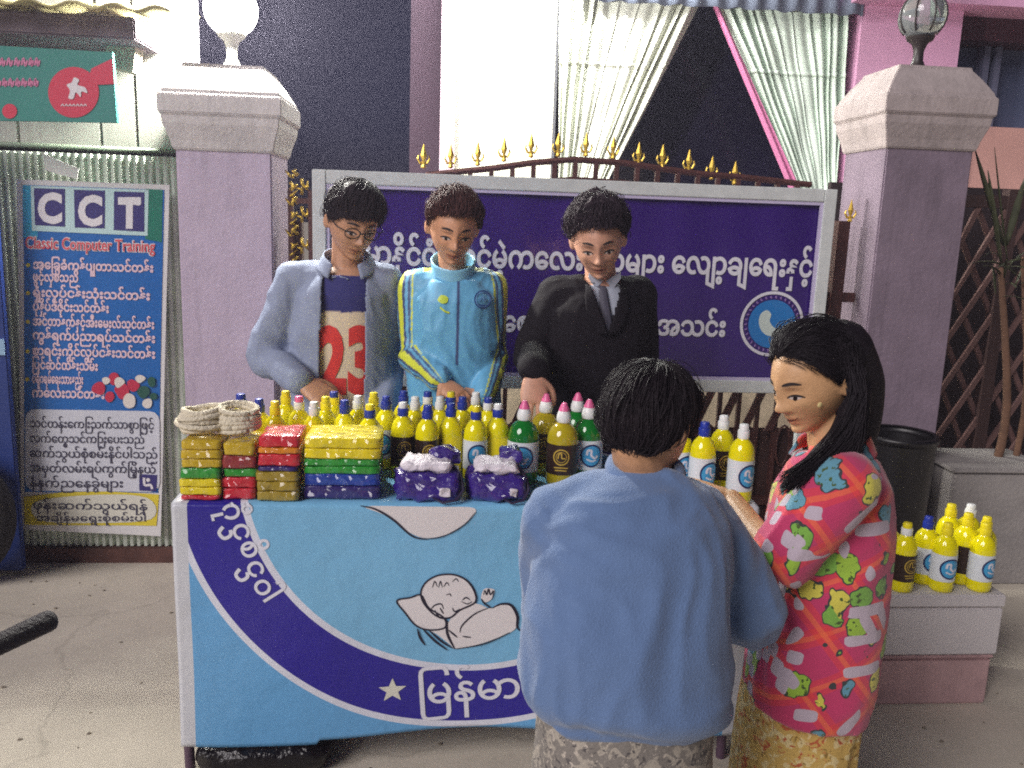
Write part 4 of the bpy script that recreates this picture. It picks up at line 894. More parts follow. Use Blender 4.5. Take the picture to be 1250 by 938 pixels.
def hand_mb(mb, wr, d, n, thumb, k=1.0, curl=.45, spread=.10):
    """palm, four unequal bent fingers and a thumb; d: wrist to knuckles, n: the way the palm faces, thumb: the side the thumb is on"""
    d = V(d).normalized(); n = (V(n)-d*V(n).dot(d)).normalized(); s = V(thumb); s = (s-d*s.dot(d)-n*s.dot(n)).normalized(); wr = V(wr)
    rings = []
    for t, hw, hh in ((-.02, .024, .019), (.0, .026, .019), (.03, .036, .017), (.06, .042, .0155), (.082, .041, .013), (.09, .034, .009)):
        rings.append([wr+d*t*k+s*(hw*k*math.cos(a))+n*(hh*k*math.sin(a)) for a in [2*math.pi*j/16 for j in range(16)]])
    mb.ring_loft(rings)
    for i, (L, o) in enumerate(((.070, .030), (.080, .0105), (.074, -.0095), (.058, -.029))):
        a = spread*(1.3-i*.9); dd = (d*math.cos(a)+s*math.sin(a)).normalized(); p = wr+d*.078*k+s*o*k; pts = [p-dd*.02*k, p]; c = curl*(.8+.15*i); ang = c*.5
        for q in (.45, .31, .24): v = dd*math.cos(ang)+n*math.sin(ang); p = p+v*L*q*k; pts.append(p); ang += c
        mb.limb(pts, [.0090*k, .0090*k, .0083*k, .0076*k, .0066*k], 10, 3)
    p = wr+d*.022*k+s*.024*k; v1 = (d*.55+s*.75+n*.35).normalized(); v2 = (d*.85+s*.35+n*.4).normalized(); v3 = (d*.9+s*.05+n*.5).normalized()
    mb.limb([p-v1*.012*k, p, p+v1*.034*k, p+v1*.034*k+v2*.028*k, p+v1*.034*k+v2*.028*k+v3*.022*k], [.014*k, .0135*k, .0115*k, .0098*k, .0078*k], 10, 3)
def rings_mb(mb, R, n=28, ex=2.5):
    out = []
    for c, lat, fw, hw, hd in R:
        c, lat, fw = V(c), V(lat), V(fw)
        out.append([c+lat*hw*math.copysign(abs(math.cos(a))**(2/ex), math.cos(a))+fw*hd*math.copysign(abs(math.sin(a))**(2/ex), math.sin(a)) for a in [2*math.pi*j/n for j in range(n)]])
    mb.ring_loft(out)
class Fig: pass
def torso(mb, g, sizes, inf=0, t0=0, up=None):
    """sizes: (spine fraction 0 pelvis .. 1 neck base, half width, half depth)"""
    R = []
    for t, hw, hd in sizes:
        c = g.spine(t); R.append((c, g.lat(t), g.fwd(t), hw+inf, hd+inf))
    rings_mb(mb, R)
def make_person(label, group, skin, J, k=1.0, voxel=.004, feet=True):
    g = Fig(); g.J = J; g.k = k
    pel, wa, che, nk = [V(J[q]) for q in ('pel', 'waist', 'chest', 'neck')]
    P = [pel, wa, che, nk]; T = [0, .33, .68, 1]
    def spine(t):
        if t <= 0: return P[0]+(P[0]-P[1]).normalized()*(-t)*(P[1]-P[0]).length/.33
        for i in range(3):
            if t <= T[i+1] or i == 2: u = (t-T[i])/(T[i+1]-T[i]); a, b_, c0, d0 = P[max(i-1, 0)], P[i], P[i+1], P[min(i+2, 3)]; return .5*((2*b_)+(c0-a)*u+(2*a-5*b_+4*c0-d0)*u*u+(3*b_-a-3*c0+d0)*u**3) if u <= 1 else c0+(c0-b_)*(u-1)
    shr, shl = V(J['shR']), V(J['shL']); ls = (shr-shl).normalized(); lp_ = V(J.get('latp', ls)).normalized()
    g.spine = spine; g.lat = lambda t: lp_.lerp(ls, min(1, max(0, t))).normalized()
    def fwd(t): ax_ = (spine(t+.02)-spine(t-.02)).normalized(); return ax_.cross(g.lat(t)).normalized()
    g.fwd = fwd
    H = frame(J['hf'], J.get('hup', (0, 0, 1))); hc = V(J['head']); hs = J.get('hs', 1.0); g.H, g.hc, g.hs = H, hc, hs
    root = thing('person', label, 'person', (pel.x, pel.y, 0), group); g.root = root
    mb = MB(); L = hp(SPH[0], J.get('jaw', 1)); mb.add([hc+H @ (V(p)*hs) for p in L], SPH[1])
    for s in (-1, 1):
        mb.ell(hc+H @ V((s*.079*hs, -.010, -.002)), (.0085*hs, .019*hs, .032*hs), H @ Mx.Rotation(s*.55, 3, 'Z') @ Mx.Rotation(-.15, 3, 'X'), 14, 10)
    nb = hc+H @ V((0, -.022, -.055))*hs
    mb.limb([nk-(nb-nk)*.3, nk, nk.lerp(nb, .5), nb], [.055*k, .053*k, .050*k, .050*k])
    torso(mb, g, [(-.25, .10*k, .09*k), (-.12, .145*k, .105*k), (0, .15*k, .11*k), (.33, .125*k, .095*k), (.6, .145*k, .105*k), (.82, .135*k, .09*k), (.95, .08*k, .065*k), (1.0, .05*k, .05*k)])
    for s in 'RL':
        sh, el, wr = V(J['sh'+s]), V(J['el'+s]), V(J['wr'+s])
        mb.limb([nk+(sh-nk)*.3-V((0, 0, .02)), sh], [.05*k, .052*k]); mb.limb([sh, el, wr], [.048*k, .037*k, .025*k])
        hd = J.get('hand'+s) or {}
        d = V(hd.get('d', wr-el)); hand_mb(mb, wr+d.normalized()*.012, d, hd.get('n', (0, 0, -1)), hd.get('t', (0, 1, 0)), k*hd.get('k', 1.0), hd.get('curl', .45))
        if feet:
            sg = 1 if s == 'R' else -1; hipj = pel+g.lat(0)*sg*.08*k-V((0, 0, .04)); ft = V(J.get('foot', (pel.x, pel.y, 0))); fx = ft+g.lat(0)*sg*.09*k
            an = V((fx.x, fx.y, .075)); kn = hipj.lerp(an, .5)+g.fwd(0)*.03
            mb.limb([hipj, kn, an], [.08*k, .052*k, .036*k]); tf = g.fwd(0); tf.z = 0; tf.normalize()
            mb.limb([an-V((0, 0, .035))-tf*.03, V((an.x, an.y, .034))+tf*.06, V((an.x, an.y, .026))+tf*.14], [.036, .034, .024])
            setattr(g, 'leg'+s, (hipj, kn, an))
    me = remesh(mb, voxel, 2)
    Hi = H.inverted(); sk, lipc, drk = V(skin), V((skin[0]*.78, skin[1]*.50, skin[2]*.50)), V((.015, .010, .009))
    def col(p, q):
        u = Hi @ (p-hc)/hs
        if u.y > .02 and abs(u.x) < .07 and abs(u.z) < .12:
            ax_ = abs(u.x)
            lp1 = math.exp(-(ax_/.021)**4-((u.z+.0575)/.0095)**4); brow = math.exp(-((ax_-.031)/.0165)**4-((u.z-.0285-.12*(.03-abs(ax_-.034)))/.0042)**4)
            lash = math.exp(-((ax_-.031)/.0145)**4-((u.z-.0015-6*(ax_-.031)**2)/.0026)**4); nos = math.exp(-((ax_-.0075)/.0035)**4-((u.z+.0335)/.0025)**4)
            mouth = math.exp(-(ax_/.021)**4-((u.z+.0575)/.0016)**2)
            c = sk.lerp(lipc, .8*lp1*sm(.05, .08, u.y)); c = c.lerp(drk, .55*brow*J.get('brow', 1)); c = c.lerp(drk, .45*lash); c = c.lerp(drk, .5*nos); c = c.lerp(drk, .55*mouth); return c
        return sk
    g.body, g.bvh = finish('body', me, mat('skin', skin, rough=.46, attr=True, var=.11, vscale=55, bump=.3, bscale=220, bdist=.003), root, colf=col)
    def fnH(u, v, h):
        o_ = hc+H @ (V((u, .2, v))*hs); hit = g.bvh.ray_cast(o_, -(H @ V((0, 1, 0)))); q = hit[0] if hit[0] is not None else hc+H @ (V((u, .09, v))*hs)
        return q+H @ V((0, h, 0))
    hm_ = mat('brow_hair', S(34, 24, 24), rough=.8); sml = J.get('smile', 0)
    for sg in (-1, 1):
        build('eyebrow', put(MB(), stroke2([(sg*.013, .0300), (sg*.022, .0328), (sg*.034, .0332), (sg*.047, .0280)], .0062, 6, taper=True), fnH, .0009), hm_, root, world=True)
        eo = build('eye', put(MB(), fill2(smooth2([(sg*.018, .000), (sg*.025, .0030), (sg*.033, .0036), (sg*.045, .0010), (sg*.036, -.0038), (sg*.025, -.0032)], 4, True)), fnH, .0008), mat('eye_white', S(196, 180, 172), rough=.3), root, world=True)
        build('iris', put(MB(), disc2((sg*.0315, -.0008), .0047, 18), fnH, .0013), mat('iris_dark', S(26, 18, 16), rough=.2), eo, world=True)
        build('eyelash', put(MB(), stroke2([(sg*.0155, .0005), (sg*.022, .0040), (sg*.032, .0052), (sg*.042, .0030), (sg*.049, -.0008)], .0046, 6, taper=True), fnH, .0018), hm_, root, world=True)
    build('mouth_line', put(MB(), stroke2([(-.023, -.0565+sml), (-.012, -.0578+sml*.25), (0, -.0585), (.012, -.0578+sml*.25), (.023, -.0565+sml)], .0026, 6, taper=True), fnH, .0008), mat('lip_shadow_red', S(88, 40, 40), rough=.6), root, world=True)
    return g
def hairline(d, low=0):
    az = np.degrees(np.arctan2(np.abs(d[:, 0]), d[:, 1])); return np.interp(az, [0, 35, 55, 75, 85, 97, 112, 135, 180], [.62, .58, .48, .22, .0, .12, -.30, -.52, -.58])-low
def hair_fig(g, colr, thick=.018, noisy=.008, n=420, length=.07, wid=.0035, low=0, crown=(0, -.35, .9), fringe=.0, side_w=.40, sides=.5, seed=0, shape=None, lift=0, nfreq=22, extra=None, curly=0):
    H, hc, hs = g.H, g.hc, g.hs; r = random.Random(seed)
    D = SPH[0]; L = hp(D, g.J.get('jaw', 1)); hl = hairline(D, low); w_ = sm(-.05, side_w, D[:, 2]-hl)*(sides+(1-sides)*sm(-.1, .55, D[:, 2]))
    front = np.clip(D[:, 1], 0, 1)*np.clip(D[:, 2], 0, 1)
    th = np.array([thick*(1+(shape(d) if shape else 0))+noisy*noise.fractal(V(d)*nfreq*.12+V((seed, 0, 0)), .6, 2, 4) for d in D])
    q = L+D*(w_*th-(1-w_)*.007)[:, None]
    mb = MB(); mb.add([hc+H @ (V(p)*hs) for p in q], SPH[1])
    if extra: extra(mb)
    base = remesh(mb, .0045, 2); hm = mat('hair_'+'_'.join(f'{int(c*999)}' for c in colr), colr, rough=.62, spec=.25, var=.35, vscale=60, bump=.5, bscale=160, bdist=.004)
    o, _ = finish('hair', base, hm, g.root)
    st_ = MB(); cr = V(crown).normalized(); tries = 0; made = 0
    while made < n and tries < n*20:
        tries += 1; d = V((r.gauss(0, 1), r.gauss(0, 1), r.gauss(0, 1))).normalized(); da = np.array([d])
        if d.z < hairline(da, low)[0]+.03: continue
        pts = []; L_ = length*r.uniform(.6, 1.15); stp = L_/7; dd = V(d); lf = r.uniform(.0, .006)+lift*r.random()+(r.uniform(.004, .014) if r.random() < .05 else 0)
        jx = V((r.gauss(0, 1), r.gauss(0, 1), r.gauss(0, 1)))*(.25+curly)
        for i in range(8):
            loc = V(hp(np.array([dd]), g.J.get('jaw', 1))[0]); tt = thick*(1+(shape(dd) if shape else 0))*(sides+(1-sides)*float(sm(-.1, .55, dd.z)))*float(.25+.75*sm(-.05, side_w, dd.z-hairline(np.array([dd]), low)[0]))
            pts.append(hc+H @ ((loc+dd*(tt*.92+.003+lf*math.sin(i/7*2.6)))*hs))
            tg = (dd-cr*dd.dot(cr)); tg = tg.normalized() if tg.length > .05 else V((1, 0, 0))
            if curly: jx = Mx.Rotation(1.1, 3, dd) @ jx
            tg = (tg+jx*(.5 if not curly else .9)+V((0, 0, -.25))); tg = tg-dd*tg.dot(dd); nd = (dd+tg.normalized()*stp/.1).normalized()
            if nd.z < hairline(np.array([nd]), low)[0]-.06-fringe*(nd.y > .3): break
            dd = nd
        if len(pts) < 4: continue
        m_ = len(pts); st_.tube(pts, [wid*(.5+.5*math.sin(math.pi*(.15+.8*i/(m_-1)))) for i in range(m_)], 4, r2=.5); made += 1
    build('hair_strands', st_, hm, o, smooth=True, world=True) if st_.v else None
    return o, hm
def folds(amp, f=(9, 9, 5), seed=0, spots=()):
    def fn(p, q):
        wv = noise.noise_vector(V((p.x*3.5+seed, p.y*3.5, p.z*3.5)))*.35
        a = noise.noise(V((p.x*f[0]*.6+seed+wv.x, p.y*f[1]*.6, p.z*f[2]*.6)))
        x = V((p.x*f[0]+7+seed+wv.x*4, p.y*f[1]+wv.y*4, p.z*f[2]*.9+p.x*6+wv.z*4)); b_ = .55-abs(noise.noise(x))*2.2; c2 = .5-abs(noise.noise(x*2.1+V((3, 1, 2))))*2
        k = .8
        for c, r_, m_ in spots: k += m_*math.exp(-((p-c).length/r_)**2)
        return amp*k*(.7*a+.55*max(b_, -.6)+.28*max(c2, -.5))
    return fn
def sleeve(mb, g, s, rr, end=1.0, cuff=0):
    sh, el, wr = V(g.J['sh'+s]), V(g.J['el'+s]), V(g.J['wr'+s]); nk = V(g.J['neck'])
    mb.limb([nk+(sh-nk)*.35-V((0, 0, .03)), sh], [rr[0]*1.0, rr[0]*1.02])
    e = el.lerp(wr, end)
    mb.limb([sh, sh.lerp(el, .5), el, el.lerp(e, .5), e], [rr[0], (rr[0]+rr[1])/2, rr[1], (rr[1]+rr[2])/2*1.02, rr[2]], 18)
    if cuff: d = (e-el).normalized(); mb.limb([e-d*.03, e-d*.004], [rr[2]*.95, rr[2]*.95], 18)
def trousers(g, m, rr=(.10, .07, .058)):
    mb = MB()
    torso(mb, g, [(-.28, .12*g.k, .10*g.k), (-.1, .158*g.k, .118*g.k), (.05, .158*g.k, .118*g.k), (.2, .15*g.k, .11*g.k)])
    for s in 'RL':
        h_, k_, a_ = getattr(g, 'leg'+s); mb.limb([h_, k_, a_+V((0, 0, .03))], [q*g.k for q in rr])
    return finish('trousers', remesh(mb, .01, 3), m, g.root, dispf=folds(.006))
def ray_fn(bvh, y0, sgn=1):
    def fn(u, v, h):
        hit = bvh.ray_cast(V((u, y0, v)), V((0, sgn, 0)))
        y = hit[0].y if hit[0] is not None else y0+sgn*.3
        return V((u, y-sgn*h, v))
    return fn
def A_(px, py, Y): return at(px, py, Y)
SK1, SK2, SK3, SKG, SKB = S(190, 142, 112), S(204, 150, 116), S(202, 152, 126), S(206, 160, 116), S(190, 142, 104)

# ---- man in the open blue grey shirt over a numbered tee
J = dict(pel=A_(420, 560, 2.87), waist=A_(420, 480, 2.88), chest=A_(418, 390, 2.88), neck=A_(424, 325, 2.87), shR=A_(360, 343, 2.90), shL=A_(468, 345, 2.88), elR=A_(326, 432, 2.86), elL=A_(470, 448, 2.90),
    wrR=A_(366, 466, 2.70), wrL=A_(462, 520, 2.72), head=A_(431, 272, 2.83), hf=(.38, -.86, -.44), hup=(.08, 0, 1), hs=1.0, smile=.004,
    handR=dict(d=(.75, -.35, -.35), n=(.1, .5, -.8), t=(.3, -.5, .8), curl=.5), handL=dict(d=(-.1, -.8, -.5), n=(-.3, .1, -1), t=(-1, 0, .2)))
m1 = make_person('young man in open blue grey shirt over a tee numbered 23, wearing glasses', 'sellers behind the table', SK1, J)
hair_fig(m1, S(40, 28, 34), thick=.022, noisy=.010, n=1900, length=.075, wid=.0016, low=.06, fringe=.10, seed=1, crown=(-.35, -.3, .85), shape=lambda d: .45*max(0, d[2])+.25*max(0, d[1])*max(0, d[2]))
tee = MB(); torso(tee, m1, [(-.1, .150, .120), (0, .150, .122), (.33, .138, .112), (.62, .142, .114), (.82, .130, .1), (.94, .09, .072)]); [sleeve(tee, m1, s, (.052, .044, .038), .02) for s in 'RL']
zt1 = A_(420, 383, 2.75).z; cream_t, navy_t = S(226, 208, 180), S(48, 48, 112)
to, tb_ = finish('tee', remesh(tee, .007, 4), mat('tee_cotton', (.5, .5, .5), rough=.85, attr=True, bump=.2, bscale=300), m1.root, colf=lambda p, q: navy_t if p.z > zt1 else cream_t, dispf=folds(.003))
rf = ray_fn(tb_, 2.4); a1, a2 = A_(402, 478, 2.75), A_(436, 478, 2.75)
mb = MB()
for ch_, px, wd in (('2', 404, 36), ('3', 441, 34)):
    q = A_(px, 478, 2.75); vs, f_, isl = text2(ch_, 1, .05, 'c'); hm_ = max(y for _, y in vs); wm = max(x for x, _ in vs)*2; hh = A_(px, 398, 2.75).z-q.z; ww = wd*2.75/1050
    bm_ = bmesh.new(); bv = [bm_.verts.new((x/wm*ww, y/hm_*hh, 0)) for x, y in vs]
    for f in f_:
        try: bm_.faces.new([bv[i] for i in f])
        except ValueError: pass
    bmesh.ops.triangulate(bm_, faces=bm_.faces[:])
    for _ in range(3): bmesh.ops.subdivide_edges(bm_, edges=[e_ for e_ in bm_.edges if e_.calc_length() > .012], cuts=1, use_grid_fill=False); bmesh.ops.triangulate(bm_, faces=bm_.faces[:])
    bm_.verts.index_update(); put(mb, ([(w2.co.x, w2.co.y) for w2 in bm_.verts], [[w2.index for w2 in f.verts] for f in bm_.faces]), rf, .003, (q.x, q.z)); bm_.free()
build('numeral_print', mb, mat('red_numerals', S(214, 56, 52), rough=.8), to, world=True)
den = mat('blue_grey_denim', S(142, 152, 176), rough=.85, bump=.35, bscale=350, var=.12, vscale=14, bdist=.004)
ov = MB(); torso(ov, m1, [(-.22, .185, .142), (-.1, .183, .145), (0, .182, .145), (.33, .172, .135), (.62, .170, .135), (.82, .152, .116), (.93, .100, .085)]); [sleeve(ov, m1, s, (.066, .060, .046), .97, 1) for s in 'RL']
def open1(p, q):
    c = V(J1['chest']); u = (p.z-V(J1['pel']).z)/(V(J1['neck']).z-V(J1['pel']).z); cx = V(J1['pel']).x+(V(J1['neck']).x-V(J1['pel']).x)*u+.008
    return p.y < c.y-.045 and -.088+.012*u < p.x-cx < .070-.008*u and p.z < V(J1['neck']).z+.02 and q.y < -.1 and p.y > 2.6+0*u
J1 = J
finish('open_shirt', remesh(ov, .007, 4), den, m1.root, dispf=folds(.013, spots=[(V(J['elR']), .1, 1.2), (V(J['elL']), .1, 1)]), cut=open1, solid=.004)
col_ = MB()
for s in (-1, 1):
    def cf(u, v, s=s):
        a = math.pi*(.02+.80*u)*s+math.pi/2; c0 = V(J['neck'])+V((0, -.012, .028-.035*u*0)); rr = .070+.022*v
        return c0+V((rr*math.cos(a)*1.05, rr*math.sin(a)*.95, .030-.045*v-.05*u**2))
    col_.sheet(cf, 20, 5)
build('shirt_collar', col_, den, m1.root, smooth=True, world=True, solid=.004)
trousers(m1, mat('dark_trousers', S(48, 48, 60), rough=.8))
# glasses
gl = MB(); H, hc, hs = m1.H, m1.hc, m1.hs
for s in (-1, 1):
    gl.tube([hc+H @ V((s*.032+.024*math.cos(a), .097-.010*abs(math.cos(a)*s*.5+.5)*0-.25*abs(s*.032+.024*math.cos(a))**1.5, .006+.017*math.sin(a))) for a in [2*math.pi*k/28 for k in range(29)]], .0019, 6)
    gl.tube([hc+H @ V((s*.055, .092, .012)), hc+H @ V((s*.076, .07, .013)), hc+H @ V((s*.082, -.005, .010))], .0018, 6)
gl.tube([hc+H @ V((-.009, .100, .010)), hc+H @ V((0, .103, .012)), hc+H @ V((.009, .100, .010))], .0019, 6)
build('glasses', gl, black_plastic, m1.root, smooth=True, world=True)

# ---- young man in the light blue track jacket
J = dict(pel=A_(553, 560, 2.82), waist=A_(554, 485, 2.82), chest=A_(554, 395, 2.83), neck=A_(553, 330, 2.82), shR=A_(509, 352, 2.84), shL=A_(596, 352, 2.84), elR=A_(507, 432, 2.80), elL=A_(601, 437, 2.82),
    wrR=A_(536, 464, 2.68), wrL=A_(590, 482, 2.68), head=A_(553, 279, 2.78), hf=(.10, -.92, -.40), hup=(.05, 0, 1), hs=.98, jaw=1.05, smile=.005,
    handR=dict(d=(.55, -.45, -.35), n=(.2, .3, -.9), t=(.3, -.8, .5), curl=.45), handL=dict(d=(-.75, -.3, -.1), n=(-.2, .5, -.8), t=(-.2, -.6, .8), curl=.5))
J2 = J; k2 = .88
m2 = make_person('young man in light blue track jacket with yellow stripes looking down at the bottles', 'sellers behind the table', SK2, J, k=k2)
hair_fig(m2, S(72, 40, 36), thick=.016, noisy=.008, n=1700, length=.045, wid=.0015, seed=2, low=-.04, lift=.006, sides=.3, crown=(.1, -.6, .75), shape=lambda d: .6*max(0, d[2]))
tj = MB(); hz0 = -.02
torso(tj, m2, [(-.02, .150, .118), (.03, .152, .120), (.07, .162, .130), (.33, .156, .124), (.62, .160, .122), (.82, .146, .108), (.93, .088, .078)]); [sleeve(tj, m2, s, (.064, .055, .040), .98, 1) for s in 'RL']
blue_t, yel_t, nav_t, pale_t = S(104, 176, 216), S(218, 226, 60), S(60, 74, 120), S(136, 198, 228)
zh = m2.spine(.045).z; badge = A_(590, 367, 2.7)
def armc(p, J, s):
    sh, el, wr = V(J['sh'+s]), V(J['el'+s]), V(J['wr'+s]); best = None
    for a, b_ in ((sh, el), (el, wr)):
        t = max(0, min(1, (p-a).dot(b_-a)/(b_-a).length_squared)); c = a+(b_-a)*t; d = (p-c).length
        if best is None or d < best[0]: best = (d, p-c, (b_-a).normalized())
    return best
def tcol(p, q):
    if p.z < zh and abs(p.x-V(J2['pel']).x) < .2 and p.y > 2.69: return yel_t
    for s, sg in (('R', -1), ('L', 1)):
        d, r, ax_ = armc(p, J2, s); sh = V(J2['sh'+s])
        if d < .075 and (sg*(p.x-sh.x) > -.02 or p.y < 2.72):
            out = V((sg*.9, -.45, .25)); out = (out-ax_*out.dot(ax_)).normalized(); rr = r-ax_*r.dot(ax_)
            if rr.length > 1e-4:
                an = math.acos(max(-1, min(1, rr.normalized().dot(out))))
                sd_ = rr.normalized().cross(out).dot(ax_)*sg
                if an < .24: return yel_t
                if an < .42: return nav_t
                if .62 < an < .74: return nav_t
                if .8 < an < .9: return yel_t
            return blue_t
    nk = V(J2['neck'])
    if p.z > nk.z-.055 and abs(p.x-nk.x) > .045 and abs(q.z) > .35 and .0 < (p.y-nk.y+.02) < .03: return yel_t
    if p.y < 2.80 and abs(p.x-V(J2['waist']).x-.004) < .0045: return nav_t
    return blue_t
jo, jb = finish('track_jacket', remesh(tj, .0045, 5), mat('shiny_blue_nylon', blue_t, rough=.5, attr=True, bump=.25, bscale=28, bdist=.01, sheen=.2), m2.root, colf=tcol, dispf=folds(.012, seed=4, spots=[(V(J['elR']), .09, 1.2), (V(J['elL']), .09, 1.2), (V(J['waist']), .12, .6)]))
rf = ray_fn(jb, 2.4); mb = MB(); put(mb, disc2((badge.x, badge.z), .028, 32), rf, .003); build('round_badge', mb, mat('badge_navy', S(44, 82, 150), rough=.5), jo, world=True)
mb = MB(); put(mb, disc2((badge.x, badge.z), .024, 32, .021), rf, .004); put(mb, stroke2([(badge.x-.010, badge.z-.006), (badge.x-.002, badge.z+.010), (badge.x+.006, badge.z-.004), (badge.x+.011, badge.z+.004)], .004), rf, .004); build('badge_mark', mb, mat('badge_pale', S(110, 160, 210), rough=.5), jo, world=True)
q = A_(541, 369, 2.7); mb = MB(); put(mb, fill2(smooth2([(q.x-.018, q.z+.004), (q.x-.006, q.z+.02), (q.x+.014, q.z+.014), (q.x+.012, q.z-.002), (q.x-.004, q.z-.006)], 4, True), 1), rf, .0035); put(mb, stroke2([(q.x-.01, q.z-.018), (q.x+.006, q.z-.03), (q.x+.02, q.z-.034)], .006), rf, .0035); build('crest_print', mb, mat('crest_lime', S(200, 222, 70), rough=.5), jo, world=True)
cb = MB().sheet(lambda u, v: V(J['neck'])+V((0, -.012, 0))+V(((.066+.004*v)*math.cos(2*math.pi*(u*.84+.33)), (.062+.004*v)*math.sin(2*math.pi*(u*.84+.33)), -.006+.040*v+.030*math.sin(2*math.pi*(u*.84+.33)))), 40, 6)
build('stand_collar', cb, mat('collar_nylon', pale_t, rough=.4), m2.root, smooth=True, world=True, solid=.005)
trousers(m2, MATS['dark_trousers'])

# ---- man in the dark suit
J = dict(pel=A_(722, 560, 2.78), waist=A_(722, 480, 2.78), chest=A_(726, 400, 2.78), neck=A_(734, 345, 2.76), shR=A_(680, 362, 2.80), shL=A_(776, 362, 2.80), elR=A_(652, 430, 2.74), elL=A_(782, 450, 2.80),
    wrR=A_(651, 452, 2.47), wrL=A_(788, 520, 2.66), head=A_(730, 294, 2.72), hf=(-.12, -.89, -.42), hup=(-.10, 0, 1), hs=1.02, smile=.003,
    handR=dict(d=(.02, -.45, -.85), n=(.0, .85, -.4), t=(.9, -.2, .1), curl=.45), handL=dict(d=(.0, -.8, -.4), n=(-.3, .1, -1), t=(-1, 0, .2)))
J3 = J
m3 = make_person('young man in a dark suit with grey tie reaching for the green bottles', 'sellers behind the table', SK3, J)
hair_fig(m3, S(46, 34, 42), thick=.028, noisy=.018, n=2000, length=.055, wid=.0016, seed=5, low=-.04, sides=.3, curly=.6, lift=.006, nfreq=40, shape=lambda d: .45*max(0, d[2]))
sh_ = MB(); torso(sh_, m3, [(.0, .158, .118), (.33, .148, .112), (.62, .154, .114), (.82, .142, .098), (.94, .088, .072), (1.0, .06, .058)])
fs_, fb_ = finish('dress_shirt', remesh(sh_, .007, 4), mat('grey_shirt', S(176, 182, 196), rough=.7), m3.root)
suit_m = mat('dark_suit_wool', S(17, 11, 18), rough=.85, bump=.2, bscale=300, var=.1, spec=.25)
su = MB(); torso(su, m3, [(-.3, .19, .14), (-.1, .182, .138), (0, .178, .136), (.33, .166, .126), (.62, .178, .132), (.82, .164, .116), (.93, .104, .084)]); [sleeve(su, m3, s, (.072, .062, .046), .95, 1) for s in 'RL']
vb_ = A_(741, 408, 2.66).z; vt = V(J['neck']).z+.01
def vcut(p, q):
    u = (p.z-vb_)/(vt-vb_); cx = A_(741, 408, 2.66).x*(1-u)+V(J3['neck']).x*u
    return u > 0 and p.y < V(J3['chest']).y-.01 and abs(p.x-cx) < .058*min(u, 1.2)
finish('suit_jacket', remesh(su, .007, 4), suit_m, m3.root, dispf=folds(.010, seed=9, spots=[(V(J['elR']), .09, 1.2)]), cut=vcut, solid=.004)
rf = ray_fn(fb_, 2.3); mb = MB(); c0 = V(J['neck']); t0, t1 = A_(737, 346, 2.66), A_(741, 410, 2.66)
def tiep(u, v):
    z = t0.z+(t1.z-t0.z)*v; x = t0.x+(t1.x-t0.x)*v; w_ = .011+.012*v if v > .12 else .016-.03*v
    q = rf(x, z, .010); return V((x+(u-.5)*2*w_, q.y+.004*abs(u-.5)*2, z))
build('tie', MB().sheet(tiep, 6, 18), mat('grey_tie', S(84, 82, 96), rough=.6), m3.root, smooth=True, world=True, solid=.004)
lap = MB()
for s in (-1, 1):
    def lf_(u, v, s=s):
        z = vt+(vb_-vt)*v; uu = (z-vb_)/(vt-vb_); cx = t1.x*(1-uu)+c0.x*uu; x = cx+s*(.052*uu+.002+u*(.042*math.sin(math.pi*min(1, .18+.82*(1-v)))))
        hit = rf(x, z, 0); return V((x, hit.y-.030+.004*u, z))
    lap.sheet(lf_, 6, 16)
build('lapel', lap, suit_m, m3.root, smooth=True, world=True, solid=.004)
sc_ = MB()
for s in (-1, 1): sc_.prism([(c0.x+s*.004, t0.z+.004), (c0.x+s*.05, t0.z+.034), (c0.x+s*.052, t0.z+.014), (c0.x+s*.028, t0.z-.022)], rf(c0.x, t0.z-.01, .016).y, rf(c0.x, t0.z-.01, .012).y)
build('shirt_collar', sc_, MATS['grey_shirt'], m3.root, world=True)
cu = V(J['elR']).lerp(V(J['wrR']), .97); dcu = (V(J['wrR'])-V(J['elR'])).normalized(); build('shirt_cuff', MB().tube([cu-dcu*.02, cu+dcu*.012], .034, 18), MATS['grey_shirt'], m3.root, smooth='auto', world=True)
trousers(m3, mat('suit_trousers', S(40, 30, 40), rough=.8))

# ---- woman in the blue sweater, seen from behind
J = dict(pel=A_(764, 850, 1.34), waist=A_(768, 770, 1.35), chest=A_(775, 668, 1.39), neck=A_(787, 580, 1.43), shR=A_(850, 646, 1.43), shL=A_(690, 640, 1.43), elR=A_(914, 748, 1.46), elL=A_(688, 745, 1.50), latp=(1, .05, -.10),
    wrR=(.46, 1.80, .80), wrL=(.24, 1.82, .80), head=A_(792, 522, 1.45), hf=(.60, .72, -.55), hup=(-.02, 0, 1), hs=.90, foot=(.33, 1.32, 0),
    handR=dict(d=(-.2, .9, -.1), n=(0, 0, -1), t=(-1, 0, 0)), handL=dict(d=(.2, .9, -.1), n=(0, 0, -1), t=(1, 0, 0)))
JB = J
bw = make_person('woman in pale blue sweater seen from behind in front of the table', 'customers at the stall', SKB, J, k=.92)
hair_fig(bw, S(30, 22, 28), thick=.016, noisy=.010, n=4200, length=.085, wid=.0011, seed=8, low=.03, sides=.75, crown=(.1, -.45, .85), shape=lambda d: .35*max(0, d[2])+.5*max(0, -d[1]), lift=.001)
swm = mat('blue_fleece', S(98, 124, 166), rough=.95, bump=.45, bscale=260, bdist=.004, sheen=.35, var=.06, vscale=30)
sw = MB(); torso(sw, bw, [(-.075, .152, .128), (-.01, .154, .130), (.01, .172, .146), (.10, .182, .155), (.33, .176, .142), (.62, .176, .135), (.78, .160, .118), (.90, .118, .096), (.985, .070, .066), (1.02, .060, .058)])
